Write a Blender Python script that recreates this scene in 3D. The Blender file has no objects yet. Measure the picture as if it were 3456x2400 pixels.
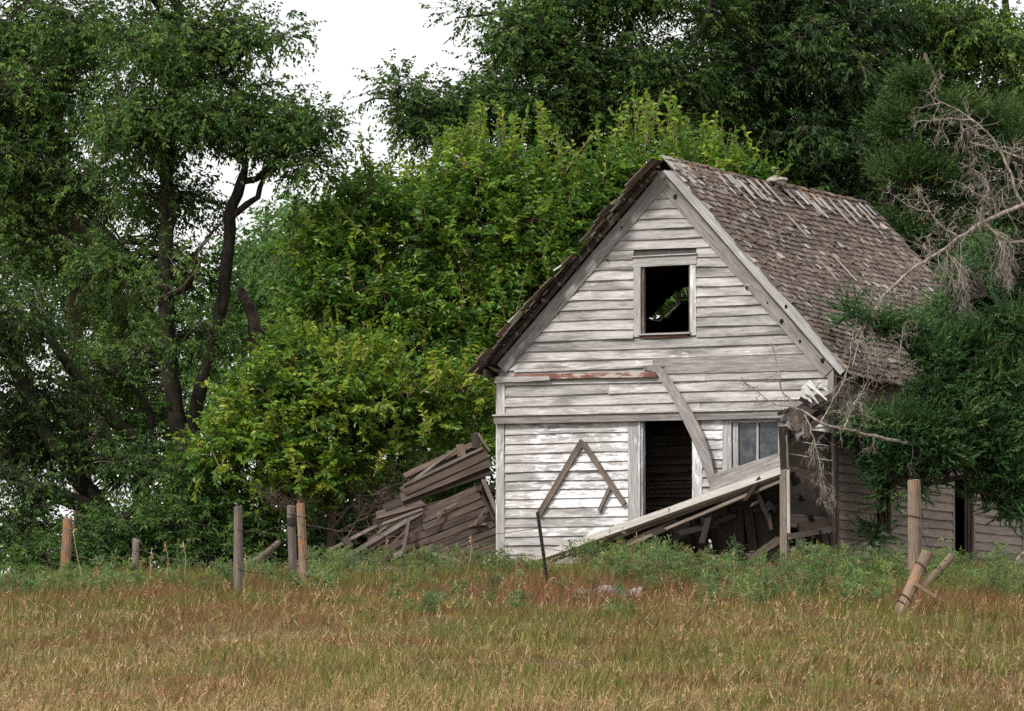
import bpy, math
import numpy as np
from mathutils import Vector, Matrix
from mathutils.geometry import tessellate_polygon

# ------------------------------------------------------------------ camera, sky, sun, exposure
SC = bpy.context.scene
COL = SC.collection
F_PX = 22000.0                        # focal length in photograph pixels (3456 wide)
CAM = np.array([0.0, -102.0, -3.22])
PITCH = math.atan(1400.0 / F_PX)
cam_data = bpy.data.cameras.new("camera")
cam_data.sensor_width = 36.0
cam_data.lens = 36.0 * F_PX / 3456.0
cam_data.clip_start = 0.5
cam_data.clip_end = 4000.0
cam = bpy.data.objects.new("camera", cam_data)
COL.objects.link(cam)
cam.location = CAM
cam.rotation_euler = (math.pi / 2 + PITCH, 0, 0)
SC.camera = cam

SUN_DIR = Vector((-0.62, -0.62, 0.95)).normalized()      # towards the sun
world = bpy.data.worlds.new("World")
SC.world = world
world.use_nodes = True
wn = world.node_tree
wn.nodes.clear()
w_out = wn.nodes.new("ShaderNodeOutputWorld")
w_bg = wn.nodes.new("ShaderNodeBackground")
w_sky = wn.nodes.new("ShaderNodeTexSky")
w_sky.sky_type = 'NISHITA'
w_sky.sun_disc = False
w_sky.sun_elevation = math.asin(SUN_DIR.z)
w_sky.sun_rotation = math.atan2(SUN_DIR.x, SUN_DIR.y)
w_sky.dust_density = 4.0
w_mix = wn.nodes.new("ShaderNodeMix")
w_mix.data_type = 'RGBA'
w_mix.inputs[0].default_value = 0.88                      # an even cloud deck over the clear sky
w_mix.inputs[7].default_value = (4.75, 4.72, 4.7, 1)
wn.links.new(w_sky.outputs[0], w_mix.inputs[6])
wn.links.new(w_mix.outputs[2], w_bg.inputs[0])
w_bg.inputs[1].default_value = 0.1
wn.links.new(w_bg.outputs[0], w_out.inputs[0])

sun_data = bpy.data.lights.new("sun", 'SUN')
sun_data.energy = 1.5
sun_data.angle = math.radians(10)
sun_data.color = (1.0, 0.96, 0.9)
sun = bpy.data.objects.new("sun", sun_data)
COL.objects.link(sun)
sun.rotation_euler = (-SUN_DIR).to_track_quat('-Z', 'Y').to_euler()

SC.view_settings.view_transform = 'Standard'
SC.view_settings.look = 'None'
SC.view_settings.exposure = 1.3
SC.view_settings.gamma = 1.0
SC.render.engine = 'CYCLES'
SC.cycles.max_bounces = 6
SC.cycles.diffuse_bounces = 3
SC.cycles.glossy_bounces = 2
SC.cycles.transmission_bounces = 4
SC.cycles.transparent_max_bounces = 4
SC.cycles.use_denoising = False

# ------------------------------------------------------------------ helpers
_c, _s = math.cos(PITCH), math.sin(PITCH)
def ray(px, py):
    u = (px - 1728.0) / F_PX; v = (1200.0 - py) / F_PX
    return np.array([u, _c - v * _s, _s + v * _c])
def P(px, py, Y):
    d = ray(px, py); t = (Y - CAM[1]) / d[1]
    return CAM + d * t
def mpp(Y):                           # metres for one photograph pixel at depth Y
    return (Y - CAM[1]) / F_PX

def vhash(ix, iy, seed):
    h = np.sin(ix * 127.1 + iy * 311.7 + seed * 74.7) * 43758.5453
    return h - np.floor(h)
def vnoise(x, y, sc, seed=0):
    x = np.asarray(x, float) / sc; y = np.asarray(y, float) / sc
    ix, iy = np.floor(x), np.floor(y); fx, fy = x - ix, y - iy
    fx = fx * fx * (3 - 2 * fx); fy = fy * fy * (3 - 2 * fy)
    a = vhash(ix, iy, seed); b = vhash(ix + 1, iy, seed); c = vhash(ix, iy + 1, seed); d = vhash(ix + 1, iy + 1, seed)
    return a * (1 - fx) * (1 - fy) + b * fx * (1 - fy) + c * (1 - fx) * fy + d * fx * fy

_gy = np.array([-1500, -300, -102, -62, -32, -20, -10, -4, 0, 4, 12, 30, 80, 200, 1500.0])
_gz = np.array([-9, -6.5, -4.85, -3.6, -2.62, -1.62, -0.80, -0.30, -0.06, 0.0, -0.1, -0.9, -4, -9, -30.0])
def G(x, y):
    x = np.asarray(x, float); y = np.asarray(y, float)
    z = sum(np.interp(y + o, _gy, _gz) for o in (-3, -1.5, 0, 1.5, 3)) / 5
    near = np.exp(-np.maximum(np.abs(y) - 60, 0) / 40.0)
    z = z - 0.05 * np.clip(-2.5 - x, 0, 8) - 0.012 * np.clip(x - 5, 0, 10)
    z = z + near * (0.15 * (vnoise(x, y, 3.1, 3) - 0.5) + 0.09 * (vnoise(x, y, 1.1, 4) - 0.5))
    return z
_GYS = np.arange(-45, 20, 0.1)
def ground_hit(px, py):
    d = ray(px, py); q = CAM[None] + d[None] * ((_GYS - CAM[1]) / d[1])[:, None]
    dz = q[:, 2] - G(q[:, 0], q[:, 1]); k = int(np.argmax(dz <= 0)) if (dz <= 0).any() else int(np.argmin(dz))
    return q[k].copy()

def np_mesh(name, V, faces, smooth=False, var=None, col=None):
    """faces: list of (n,k) int arrays; var / col are per face in list order"""
    me = bpy.data.meshes.new(name)
    V = np.ascontiguousarray(V, dtype=np.float32)
    me.vertices.add(len(V)); me.vertices.foreach_set("co", V.ravel())
    loops = np.concatenate([f.ravel() for f in faces]).astype(np.int32)
    cnt = np.concatenate([np.full(len(f), f.shape[1], np.int32) for f in faces])
    st = np.zeros(len(cnt), np.int32); st[1:] = np.cumsum(cnt)[:-1]
    me.loops.add(len(loops)); me.loops.foreach_set("vertex_index", loops)
    me.polygons.add(len(cnt)); me.polygons.foreach_set("loop_start", st)
    try: me.polygons.foreach_set("loop_total", cnt)
    except Exception: pass
    me.polygons.foreach_set("use_smooth", np.full(len(cnt), smooth))
    if var is not None:
        a = me.attributes.new("var", 'FLOAT', 'FACE'); a.data.foreach_set("value", np.asarray(var, np.float32))
    if col is not None:
        a = me.attributes.new("col", 'FLOAT_VECTOR', 'FACE'); a.data.foreach_set("vector", np.asarray(col, np.float32).ravel())
    me.update(); me.validate()
    return me
def obj(name, me, mat=None, parent=None, mw=None, kind=None):
    o = bpy.data.objects.new(name, me); COL.objects.link(o)
    if mat is not None and me is not None and not me.materials: me.materials.append(mat)
    if parent is not None: o.parent = parent
    if mw is not None: o.matrix_local = mw
    if kind: o["kind"] = kind
    LOG.append(o)
    return o
LOG = []
def under(part, objs):
    """make objs sub-parts of part, staying where they are (all share the thing's frame)"""
    for c in objs:
        if c is part: continue
        m = part.matrix_basis.inverted() @ c.matrix_basis
        c.parent = part; c.matrix_basis = m
def tag(o, label, cat, group=None, kind=None):
    o["label"] = label; o["category"] = cat
    if group: o["group"] = group
    if kind: o["kind"] = kind
    return o
def empty(name, loc, rz=0.0):
    o = bpy.data.objects.new(name, None); COL.objects.link(o)
    o.location = loc; o.rotation_euler = (0, 0, rz); o.empty_display_size = 0.2
    return o
class MB:
    def __init__(s): s.V = []; s.F = {}; s.var = {}; s.n = 0
    def add(s, V, F, var=0.5):
        V = np.asarray(V, float); F = np.asarray(F, int); k = F.shape[1]
        s.F.setdefault(k, []).append(F + s.n); s.V.append(V); s.n += len(V)
        s.var.setdefault(k, []).append(np.broadcast_to(np.asarray(var, float), (len(F),)))
    def mesh(s, name, smooth=False):
        ks = sorted(s.F)
        return np_mesh(name, np.concatenate(s.V), [np.concatenate(s.F[k]) for k in ks], smooth,
                       np.concatenate([np.concatenate(s.var[k]) for k in ks]))

def tube(path, rad, sides=6, rs=None, jit=0.0, cap=True):
    path = np.asarray(path, float); n = len(path); rad = np.broadcast_to(np.asarray(rad, float), (n,))
    t = np.gradient(path, axis=0); t /= np.linalg.norm(t, axis=1)[:, None] + 1e-9
    ref = np.array([0.31, 0.9, 0.2]) if abs(t.mean(0) @ np.array([0.31, 0.9, 0.2])) < 0.8 else np.array([1.0, 0, 0.1])
    a = np.cross(t, ref); a /= np.linalg.norm(a, axis=1)[:, None] + 1e-9
    b = np.cross(t, a)
    th = np.arange(sides) * 2 * math.pi / sides
    R = rad[:, None] * np.ones(sides)
    if rs is not None and jit > 0: R = R * (1 + jit * rs.randn(n, sides))
    V = path[:, None, :] + R[:, :, None] * (np.cos(th)[None, :, None] * a[:, None, :] + np.sin(th)[None, :, None] * b[:, None, :])
    V = V.reshape(-1, 3)
    i = np.arange(n - 1)[:, None] * sides; j = np.arange(sides)[None, :]; j2 = (j + 1) % sides
    F = np.stack([i + j, i + j2, i + sides + j2, i + sides + j], -1).reshape(-1, 4)
    return V, F
def tubes_batch(Pt, R, sides=3):
    """Pt (N,k,3), R (N,k)"""
    N, k, _ = Pt.shape
    t = np.gradient(Pt, axis=1); t /= np.linalg.norm(t, axis=2)[..., None] + 1e-9
    ref = np.where(np.abs(t[:, :1, 2:3]) < 0.8, np.array([0, 0, 1.0]), np.array([1.0, 0, 0]))
    a = np.cross(t, ref); a /= np.linalg.norm(a, axis=2)[..., None] + 1e-9
    b = np.cross(t, a)
    th = np.arange(sides) * 2 * math.pi / sides
    V = Pt[:, :, None, :] + R[:, :, None, None] * (np.cos(th)[None, None, :, None] * a[:, :, None, :] + np.sin(th)[None, None, :, None] * b[:, :, None, :])
    V = V.reshape(-1, 3)
    base = (np.arange(N) * k * sides)[:, None, None]
    i = (np.arange(k - 1) * sides)[None, :, None]; j = np.arange(sides)[None, None, :]; j2 = (j + 1) % sides
    F = np.stack([base + i + j, base + i + j2, base + i + sides + j2, base + i + sides + j], -1).reshape(-1, 4)
    return V, F
def catmull(ctrl, step=0.3):
    c = np.asarray(ctrl, float); n = len(c)
    if n < 3:
        m = max(2, int(np.linalg.norm(c[-1, :3] - c[0, :3]) / step) + 1)
        return c[0] + (c[-1] - c[0]) * np.linspace(0, 1, m)[:, None]
    e = np.vstack([2 * c[0] - c[1], c, 2 * c[-1] - c[-2]]); out = []
    for i in range(1, n):
        p0, p1, p2, p3 = e[i - 1], e[i], e[i + 1], e[i + 2]
        m = max(2, int(np.linalg.norm(p2[:3] - p1[:3]) / step) + 1)
        for t in np.linspace(0, 1, m, endpoint=False):
            out.append(0.5 * (2 * p1 + (p2 - p0) * t + (2 * p0 - 5 * p1 + 4 * p2 - p3) * t * t + (3 * p1 - p0 - 3 * p2 + p3) * t ** 3))
    out.append(c[-1]); r = np.array(out)
    if c.shape[1] > 3: r[:, 3] = np.clip(r[:, 3], c[:, 3].min(), c[:, 3].max())
    return r
def nrm(v): return v / (np.linalg.norm(v, axis=-1, keepdims=True) + 1e-9)

# ------------------------------------------------------------------ materials
class NT:
    def __init__(s, name):
        s.m = bpy.data.materials.new(name); s.m.use_nodes = True; s.t = s.m.node_tree; s.t.nodes.clear()
        s.out = s.n("ShaderNodeOutputMaterial"); s.b = s.n("ShaderNodeBsdfPrincipled")
        s.l(s.b.outputs[0], s.out.inputs[0])
    def n(s, t, **k):
        x = s.t.nodes.new(t)
        for a, v in k.items(): setattr(x, a, v)
        return x
    def l(s, a, b): s.t.links.new(a, b)
    def val(s, sock, v):
        if hasattr(v, "is_output"): s.l(v, sock)
        else: sock.default_value = v
    def math(s, op, a, b=0.0, c=0.0, clamp=False):
        x = s.n("ShaderNodeMath", operation=op, use_clamp=clamp)
        s.val(x.inputs[0], a); s.val(x.inputs[1], b); s.val(x.inputs[2], c); return x.outputs[0]
    def mix(s, f, a, b, mode='MIX'):
        x = s.n("ShaderNodeMix", data_type='RGBA', blend_type=mode)
        s.val(x.inputs[0], f)
        for i, v in ((6, a), (7, b)):
            if hasattr(v, "is_output"): s.l(v, x.inputs[i])
            else: x.inputs[i].default_value = (*v[:3], 1)
        return x.outputs[2]
    def noise(s, vec, scale, detail=4, rough=0.6):
        x = s.n("ShaderNodeTexNoise"); s.l(vec, x.inputs["Vector"])
        x.inputs["Scale"].default_value = scale; x.inputs["Detail"].default_value = detail; x.inputs["Roughness"].default_value = rough
        return x.outputs[0]
    def step(s, v, a, b):
        x = s.n("ShaderNodeMapRange", interpolation_type='SMOOTHSTEP'); s.val(x.inputs[0], v)
        x.inputs[1].default_value = a; x.inputs[2].default_value = b; return x.outputs[0]
    def ramp(s, v, stops):
        x = s.n("ShaderNodeValToRGB"); s.l(v, x.inputs[0]); e = x.color_ramp.elements
        while len(e) < len(stops): e.new(0.5)
        for q, (p, c) in zip(e, stops): q.position = p; q.color = (*c, 1)
        return x.outputs[0]
    def scaled(s, vec, sc, add=None):
        x = s.n("ShaderNodeVectorMath", operation='MULTIPLY_ADD'); s.l(vec, x.inputs[0]); x.inputs[1].default_value = sc
        if add is not None: s.l(add, x.inputs[2])
        return x.outputs[0]
    def bump(s, h, strength=0.4, dist=0.01):
        x = s.n("ShaderNodeBump"); s.l(h, x.inputs["Height"]); x.inputs["Strength"].default_value = strength
        x.inputs["Distance"].default_value = dist; s.l(x.outputs[0], s.b.inputs["Normal"])
    def objco(s):
        tc = s.n("ShaderNodeTexCoord").outputs["Object"]; r = s.n("ShaderNodeObjectInfo").outputs["Random"]
        cb = s.n("ShaderNodeCombineXYZ")
        for i, k in enumerate((37.0, 91.0, 53.0)): s.l(s.math('MULTIPLY', r, k), cb.inputs[i])
        return tc, r, cb.outputs[0]

def wood(name, light, dark, paint=None, amt=0.0, stain=0.5, grain=60.0, vary=0.3, lichen=0.0, rough=0.85, zone=None, st=(0.48, 0.72)):
    n = NT(name); tc, r, off = n.objco()
    g = n.noise(n.scaled(tc, (2.2, grain, grain), off), 1.0, 5, 0.65)
    g2 = n.noise(n.scaled(tc, (7.0, grain * 2.6, grain * 2.6), off), 1.0, 3, 0.6)
    b = n.noise(n.scaled(tc, (0.9, 3.5, 5.0), off), 1.0, 5, 0.6)
    f = n.math('ADD', n.math('MULTIPLY', n.step(g, 0.3, 0.68), 0.62), n.math('MULTIPLY', n.step(g2, 0.35, 0.7), 0.38))
    c = n.mix(f, dark, light)
    sm = n.math('MULTIPLY', n.step(b, *st), stain)
    c = n.mix(sm, c, tuple(x * 0.42 for x in dark))
    if paint is not None:
        fl = n.noise(n.scaled(tc, (4.0, 17.0, 17.0), off), 1.0, 8, 0.72)
        big = n.noise(tc, 0.85, 3, 0.5)
        v = n.math('ADD', n.math('MULTIPLY', fl, 0.75), n.math('MULTIPLY', big, 0.55))
        v = n.math('ADD', v, n.math('MULTIPLY', g, 0.25))
        v = n.math('ADD', v, n.math('MULTIPLY', r, 0.10))
        if zone is not None:                       # paint that survived under the old porch roof
            d = n.n("ShaderNodeVectorMath", operation='DISTANCE'); n.l(n.scaled(tc, (1.0, 0.0, 1.35)), d.inputs[0])
            d.inputs[1].default_value = (zone[0], 0, zone[1] * 1.35)
            v = n.math('ADD', v, n.math('MULTIPLY', n.math('SUBTRACT', 1.0, n.step(d.outputs["Value"], 0.25, zone[2])), 0.16))
        pf = n.step(v, 0.93 - amt, 1.03 - amt)
        c = n.mix(n.math('MULTIPLY', pf, 0.93), c, paint)
    if lichen > 0:
        li = n.noise(n.scaled(tc, (5, 5, 5), off), 1.0, 6, 0.7)
        c = n.mix(n.math('MULTIPLY', n.step(li, 0.56 - 0.1 * lichen, 0.68), lichen), c, (0.36, 0.13, 0.035))
    hs = n.n("ShaderNodeHueSaturation"); n.l(c, hs.inputs["Color"])
    n.l(n.math('ADD', n.math('MULTIPLY', r, vary), 1.0 - vary * 0.55), hs.inputs["Value"])
    n.l(hs.outputs[0], n.b.inputs["Base Color"]); n.b.inputs["Roughness"].default_value = rough
    n.b.inputs["Specular IOR Level"].default_value = 0.25
    n.bump(n.math('ADD', n.math('MULTIPLY', g, 0.6), n.math('MULTIPLY', g2, 0.4)), 0.55, 0.006)
    return n.m

def leafmat(name, stops, trans=0.35, rough=0.5, spec=0.22):
    n = NT(name); at = n.n("ShaderNodeAttribute", attribute_name="var")
    c = n.ramp(at.outputs["Fac"], stops)
    n.l(c, n.b.inputs["Base Color"]); n.b.inputs["Roughness"].default_value = rough; n.b.inputs["Specular IOR Level"].default_value = spec
    tr = n.n("ShaderNodeBsdfTranslucent"); mx = n.n("ShaderNodeMixShader"); mx.inputs[0].default_value = trans
    c2 = n.mix(0.5, c, (1.0, 1.0, 0.25), 'MULTIPLY'); g = n.n("ShaderNodeHueSaturation"); n.l(c2, g.inputs["Color"]); g.inputs["Value"].default_value = 1.7
    n.l(g.outputs[0], tr.inputs["Color"]); n.l(n.b.outputs[0], mx.inputs[1]); n.l(tr.outputs[0], mx.inputs[2]); n.l(mx.outputs[0], n.out.inputs[0])
    return n.m
def colmat(name, rough=0.7, trans=0.2):
    n = NT(name); at = n.n("ShaderNodeAttribute", attribute_name="col")
    n.l(at.outputs["Vector"], n.b.inputs["Base Color"]); n.b.inputs["Roughness"].default_value = rough; n.b.inputs["Specular IOR Level"].default_value = 0.25
    tr = n.n("ShaderNodeBsdfTranslucent"); mx = n.n("ShaderNodeMixShader"); mx.inputs[0].default_value = trans
    n.l(at.outputs["Vector"], tr.inputs["Color"]); n.l(n.b.outputs[0], mx.inputs[1]); n.l(tr.outputs[0], mx.inputs[2]); n.l(mx.outputs[0], n.out.inputs[0])
    return n.m
def barkmat(name, a, b, sc=9.0):
    n = NT(name); tc, r, off = n.objco()
    g = n.noise(n.scaled(tc, (sc, sc, sc * 0.35)), 1.0, 7, 0.7)
    c = n.mix(n.step(g, 0.33, 0.66), a, b)
    m = n.noise(tc, 1.3, 4, 0.6)
    c = n.mix(n.math('MULTIPLY', n.step(m, 0.5, 0.7), 0.5), c, (0.06, 0.075, 0.03))
    n.l(c, n.b.inputs["Base Color"]); n.b.inputs["Roughness"].default_value = 0.9; n.b.inputs["Specular IOR Level"].default_value = 0.2
    n.bump(g, 0.8, 0.03)
    return n.m
def plain(name, c, rough=0.6, metal=0.0, nz=0.25, sc=8.0):
    n = NT(name); tc = n.n("ShaderNodeTexCoord").outputs["Object"]
    g = n.noise(tc, sc, 6, 0.65)
    n.l(n.mix(n.step(g, 0.3, 0.7), tuple(x * (1 - nz) for x in c), tuple(min(1, x * (1 + nz)) for x in c)), n.b.inputs["Base Color"])
    n.b.inputs["Roughness"].default_value = rough; n.b.inputs["Metallic"].default_value = metal
    n.bump(g, 0.3, 0.01)
    return n.m

PAINT = (0.7, 0.7, 0.72)
M_GABLE = wood("weathered_gable_board", (0.56, 0.542, 0.532), (0.25, 0.23, 0.222), PAINT, -0.03, 0.95, 26, 0.4, st=(0.42, 0.72))
M_FRONT = wood("flaking_painted_board", (0.54, 0.525, 0.515), (0.25, 0.232, 0.224), PAINT, 0.06, 0.65, 34, st=(0.44, 0.72), zone=(2.0, 1.35, 1.9))
M_TRIM = wood("weathered_trim", (0.56, 0.545, 0.535), (0.22, 0.205, 0.2), PAINT, 0.06, 0.4)
M_RAKE = wood("grey_rake_board", (0.37, 0.345, 0.33), (0.14, 0.125, 0.118), None, 0, 0.6, 34)
M_FASCIA = wood("pale_fascia", (0.5, 0.49, 0.49), (0.26, 0.25, 0.245), PAINT, 0.0, 0.35, 45)
M_SIDE = wood("brown_side_board", (0.36, 0.295, 0.255), (0.17, 0.13, 0.11), None, 0, 0.35, 50, 0.25)
M_BARN = wood("dark_brown_board", (0.165, 0.122, 0.098), (0.045, 0.033, 0.026), None, 0, 0.6, 50, 0.4)
M_BEAM = wood("pale_bare_wood", (0.48, 0.455, 0.42), (0.27, 0.245, 0.22), None, 0, 0.3, 40, 0.15)
M_DARKWOOD = wood("dark_old_wood", (0.075, 0.058, 0.048), (0.02, 0.016, 0.013), None, 0, 0.5, 50, 0.5)  # one dark tone for decking, floors and wreck boards
M_SHADEWOOD = wood("shade_black_wood", (0.04, 0.031, 0.026), (0.012, 0.01, 0.008), None, 0, 0.5, 50, 0.5)  # deep shade under the fallen porch roof put into the wood colour
M_POST = wood("grey_post_wood", (0.25, 0.205, 0.175), (0.07, 0.055, 0.046), None, 0, 0.6, 55, 0.3)
M_LICHEN = wood("lichen_post_wood", (0.3, 0.22, 0.16), (0.09, 0.065, 0.045), None, 0, 0.5, 50, 0.2, lichen=1.0)
M_LICHEN2 = wood("light_lichen_post_wood", (0.3, 0.235, 0.175), (0.1, 0.075, 0.055), None, 0, 0.5, 50, 0.2, lichen=0.45)
M_PALE = wood("bleached_shingle_wood", (0.5, 0.47, 0.43), (0.2, 0.165, 0.14), None, 0, 0.5, 40, 0.4)
M_RED = wood("red_painted_strip", (0.25, 0.1, 0.075), (0.09, 0.05, 0.042), (0.4, 0.35, 0.32), 0.08, 0.5, 40)
M_IRON = plain("rusty_black_steel", (0.018, 0.015, 0.014), 0.65, 0.3)
M_WIRE = plain("rusty_wire", (0.06, 0.045, 0.035), 0.7, 0.4)
M_SHEET = plain("pale_sheet_metal", (0.3, 0.31, 0.335), 0.5, 0.0, 0.25, 3.0)
M_STONE = plain("pale_mortar_rubble", (0.24, 0.22, 0.2), 0.9, 0.0, 0.55, 14.0)
M_BARK = barkmat("dark_bark", (0.01, 0.008, 0.006), (0.04, 0.032, 0.025))
M_BARK2 = barkmat("brown_bark", (0.06, 0.045, 0.035), (0.19, 0.145, 0.11))
M_DEAD = barkmat("bare_grey_branch", (0.13, 0.105, 0.088), (0.43, 0.37, 0.325), 14)
M_DEAD.node_tree.nodes["Bump"].inputs["Strength"].default_value = 0.3
M_TWIG = plain("thin_twig", (0.09, 0.065, 0.05), 0.8)
M_REDTWIG = plain("reddish_shoot", (0.2, 0.13, 0.07), 0.7)

def glassmat():
    n = NT("dusty_window_glass"); n.b.inputs["Base Color"].default_value = (0.05, 0.062, 0.078, 1)
    n.b.inputs["Specular IOR Level"].default_value = 0.5
    tc = n.n("ShaderNodeTexCoord").outputs["Object"]; d = n.noise(tc, 6.0, 6, 0.7)          # dust and ripples in the old glass
    n.l(n.mix(n.step(d, 0.4, 0.75), (0.03, 0.037, 0.045), (0.12, 0.125, 0.13)), n.b.inputs["Base Color"])
    n.l(n.math('ADD', n.math('MULTIPLY', d, 0.4), -0.02), n.b.inputs["Roughness"]); n.bump(n.noise(tc, 2.5, 2, 0.5), 0.25, 0.03)
    return n.m
M_GLASS = glassmat()
def shinglemat(name, ridge_z=None):
    n = NT(name); tc, r, off = n.objco(); at = n.n("ShaderNodeAttribute", attribute_name="var")
    v = n.math('FRACT', n.math('ADD', at.outputs["Fac"], n.math('MULTIPLY', r, 7.13)))
    base = n.ramp(v, [(0.0, (0.055, 0.04, 0.031)), (0.45, (0.12, 0.089, 0.071)), (0.88, (0.18, 0.14, 0.115)), (0.96, (0.27, 0.235, 0.2)), (1.0, (0.45, 0.42, 0.39))])
    st = n.noise(n.scaled(tc, (4, 70, 4), off), 1.0, 4, 0.65)
    c = n.mix(n.math('MULTIPLY', n.step(st, 0.45, 0.75), 0.42), base, (0.24, 0.205, 0.182))
    bl = n.noise(tc, 1.6, 5, 0.65)
    c = n.mix(n.math('MULTIPLY', n.step(bl, 0.45, 0.75), 0.25), c, (0.24, 0.205, 0.182))
    if ridge_z is not None:                        # orange lichen that grows along the ridge
        li = n.noise(tc, 3.1, 5, 0.7); sx = n.n("ShaderNodeSeparateXYZ"); n.l(tc, sx.inputs[0])
        hi = n.math('MULTIPLY', n.step(sx.outputs[2], ridge_z - 0.55, ridge_z), 0.13)
        c = n.mix(n.math('MULTIPLY', n.step(n.math('ADD', li, hi), 0.6, 0.74), 0.45), c, (0.27, 0.135, 0.06))
    n.l(c, n.b.inputs["Base Color"]); n.b.inputs["Roughness"].default_value = 0.9; n.b.inputs["Specular IOR Level"].default_value = 0.2
    n.bump(st, 0.6, 0.006)
    return n.m
# ------------------------------------------------------------------ ground
def make_ground():
    xs = np.concatenate([[-1500, -600, -250, -120, -60, -35], np.arange(-22, 22.1, 0.5), [35, 60, 120, 250, 600, 1500]])
    ys = np.concatenate([[-1500, -600, -300, -200, -150, -102, -85, -75, -62, -54], np.arange(-46, 26, 0.5), [30, 36, 45, 60, 80, 120, 200, 400, 800, 1500]])
    X, Y = np.meshgrid(xs, ys); Z = G(X, Y); nx, ny = len(xs), len(ys)
    V = np.stack([X, Y, Z], -1).reshape(-1, 3)
    i = np.arange(ny - 1)[:, None] * nx + np.arange(nx - 1)[None, :]
    F = np.stack([i, i + 1, i + 1 + nx, i + nx], -1).reshape(-1, 4)
    n = NT("thatch_soil"); tc = n.n("ShaderNodeTexCoord").outputs["Object"]
    a = n.noise(tc, 6.0, 8, 0.7); b = n.noise(tc, 0.35, 4, 0.6)
    c = n.mix(n.step(a, 0.3, 0.7), (0.06, 0.045, 0.024), (0.19, 0.145, 0.07))
    c = n.mix(n.math('MULTIPLY', n.step(b, 0.4, 0.65), 0.5), c, (0.10, 0.105, 0.035))
    n.l(c, n.b.inputs["Base Color"]); n.b.inputs["Roughness"].default_value = 0.95; n.b.inputs["Specular IOR Level"].default_value = 0.1
    n.bump(a, 1.0, 0.05)
    obj("ground", np_mesh("ground", V, [F], True), n.m, kind="structure")
make_ground()

# ------------------------------------------------------------------ house frame
PHI = math.radians(24.4)
HX = np.array([math.cos(PHI), -math.sin(PHI), 0]); HY = np.array([math.sin(PHI), math.cos(PHI), 0])
W = 5.794; LEN = 8.6
HA = P(2818, 1905, 0); HO = HA - W * HX
def _plane(px, py, p0, n):
    d = ray(px, py); return CAM + d * (((p0 - CAM) @ n) / (d @ n))
def HL(px, py, y=0.0):                  # pixel -> (x, z) on the plane local y
    q = _plane(px, py, HO + HY * y, HY) - HO; return np.array([q @ HX, q[2]])
def HS(px, py, x=W):                    # pixel -> (y, z) on the plane local x
    q = _plane(px, py, HO + HX * x, HX) - HO; return np.array([q @ HY, q[2]])
house = empty("farmhouse", HO, -PHI)
tag(house, "derelict gabled wooden farmhouse with peeling white clapboards and brown shingle roof", "house")
rsH = np.random.RandomState(7)

XA, ZA = 2.882, 6.287                   # apex of the gable (underside of the rake)
ZL, ZR = 3.285, 3.076                   # height of the rake line at the left and right corner
SLL = (ZA - ZL) / XA; SLR = (ZA - ZR) / (W - XA)
AL = math.atan(SLL); AR = math.atan(SLR)
def rake_z(x): return np.where(x < XA, ZL + SLL * x, ZA - SLR * (x - XA))

def sheet(name, outer, holes, t, mat, parent, mw=None):
    """flat wall with openings; outline in (x, z), thickness along +y"""
    polys = [[Vector((p[0], p[1], 0)) for p in outer]] + [[Vector((p[0], p[1], 0)) for p in h] for h in holes]
    tri = tessellate_polygon(polys); pts = [p for q in polys for p in q]; n = len(pts)
    V = [(p.x, 0, p.y) for p in pts] + [(p.x, t, p.y) for p in pts]
    F3 = [tuple(f) for f in tri] + [tuple(i + n for i in reversed(f)) for f in tri]
    F4 = []; k = 0
    for q in polys:
        m = len(q)
        for i in range(m): F4.append((k + i, k + (i + 1) % m, k + (i + 1) % m + n, k + i + n))
        k += m
    return obj(name, np_mesh(name, V, [np.array(F3), np.array(F4)]), mat, parent, mw)
def rect(x0, x1, z0, z1): return [(x0, z0), (x1, z0), (x1, z1), (x0, z1)]

def plank_mesh(name, L, w, t, seg=4, rs=rsH, rag=0.0, bow=0.0, w2=None, wob=0.002):
    """long axis X from 0 to L, thickness Y centred, width Z centred"""
    w2 = w if w2 is None else w2
    x = np.linspace(0, L, seg + 1); V = []
    by = bow * np.sin(np.linspace(0, math.pi, seg + 1)); 
    for i in range(seg + 1):
        f = i / seg; ww = w * (1 - f) + w2 * f
        for sy, sz in ((-1, -1), (-1, 1), (1, 1), (1, -1)):
            e = 0.0
            if i in (0, seg): e = rs.uniform(-rag, rag)
            V.append((x[i] + e, sy * t / 2 + by[i] + rs.uniform(-wob, wob), sz * ww / 2 + rs.uniform(-wob, wob)))
    F = []
    for i in range(seg):
        a = i * 4
        for j in range(4): F.append((a + j, a + (j + 1) % 4, a + 4 + (j + 1) % 4, a + 4 + j))
    F += [(3, 2, 1, 0), (seg * 4, seg * 4 + 1, seg * 4 + 2, seg * 4 + 3)]
    return np_mesh(name, np.array(V), [np.array(F)])
def frame(p0, p1, normal):
    p0 = Vector(p0); x = (Vector(p1) - p0); L = x.length; x.normalize()
    y = -Vector(normal); y = (y - x * y.dot(x)).normalized(); z = x.cross(y)
    m = Matrix((x, y, z)).transposed().to_4x4(); m.translation = p0
    return m, L
def plank(name, parent, p0, p1, w, t, mat, normal=(0, -1, 0), seg=4, rag=0.0, bow=0.0, w2=None, wob=0.002, rs=rsH):
    m, L = frame(p0, p1, normal)
    return obj(name, plank_mesh(name, L, w, t, seg, rs, rag, bow, w2, wob), mat, parent, m)

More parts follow.
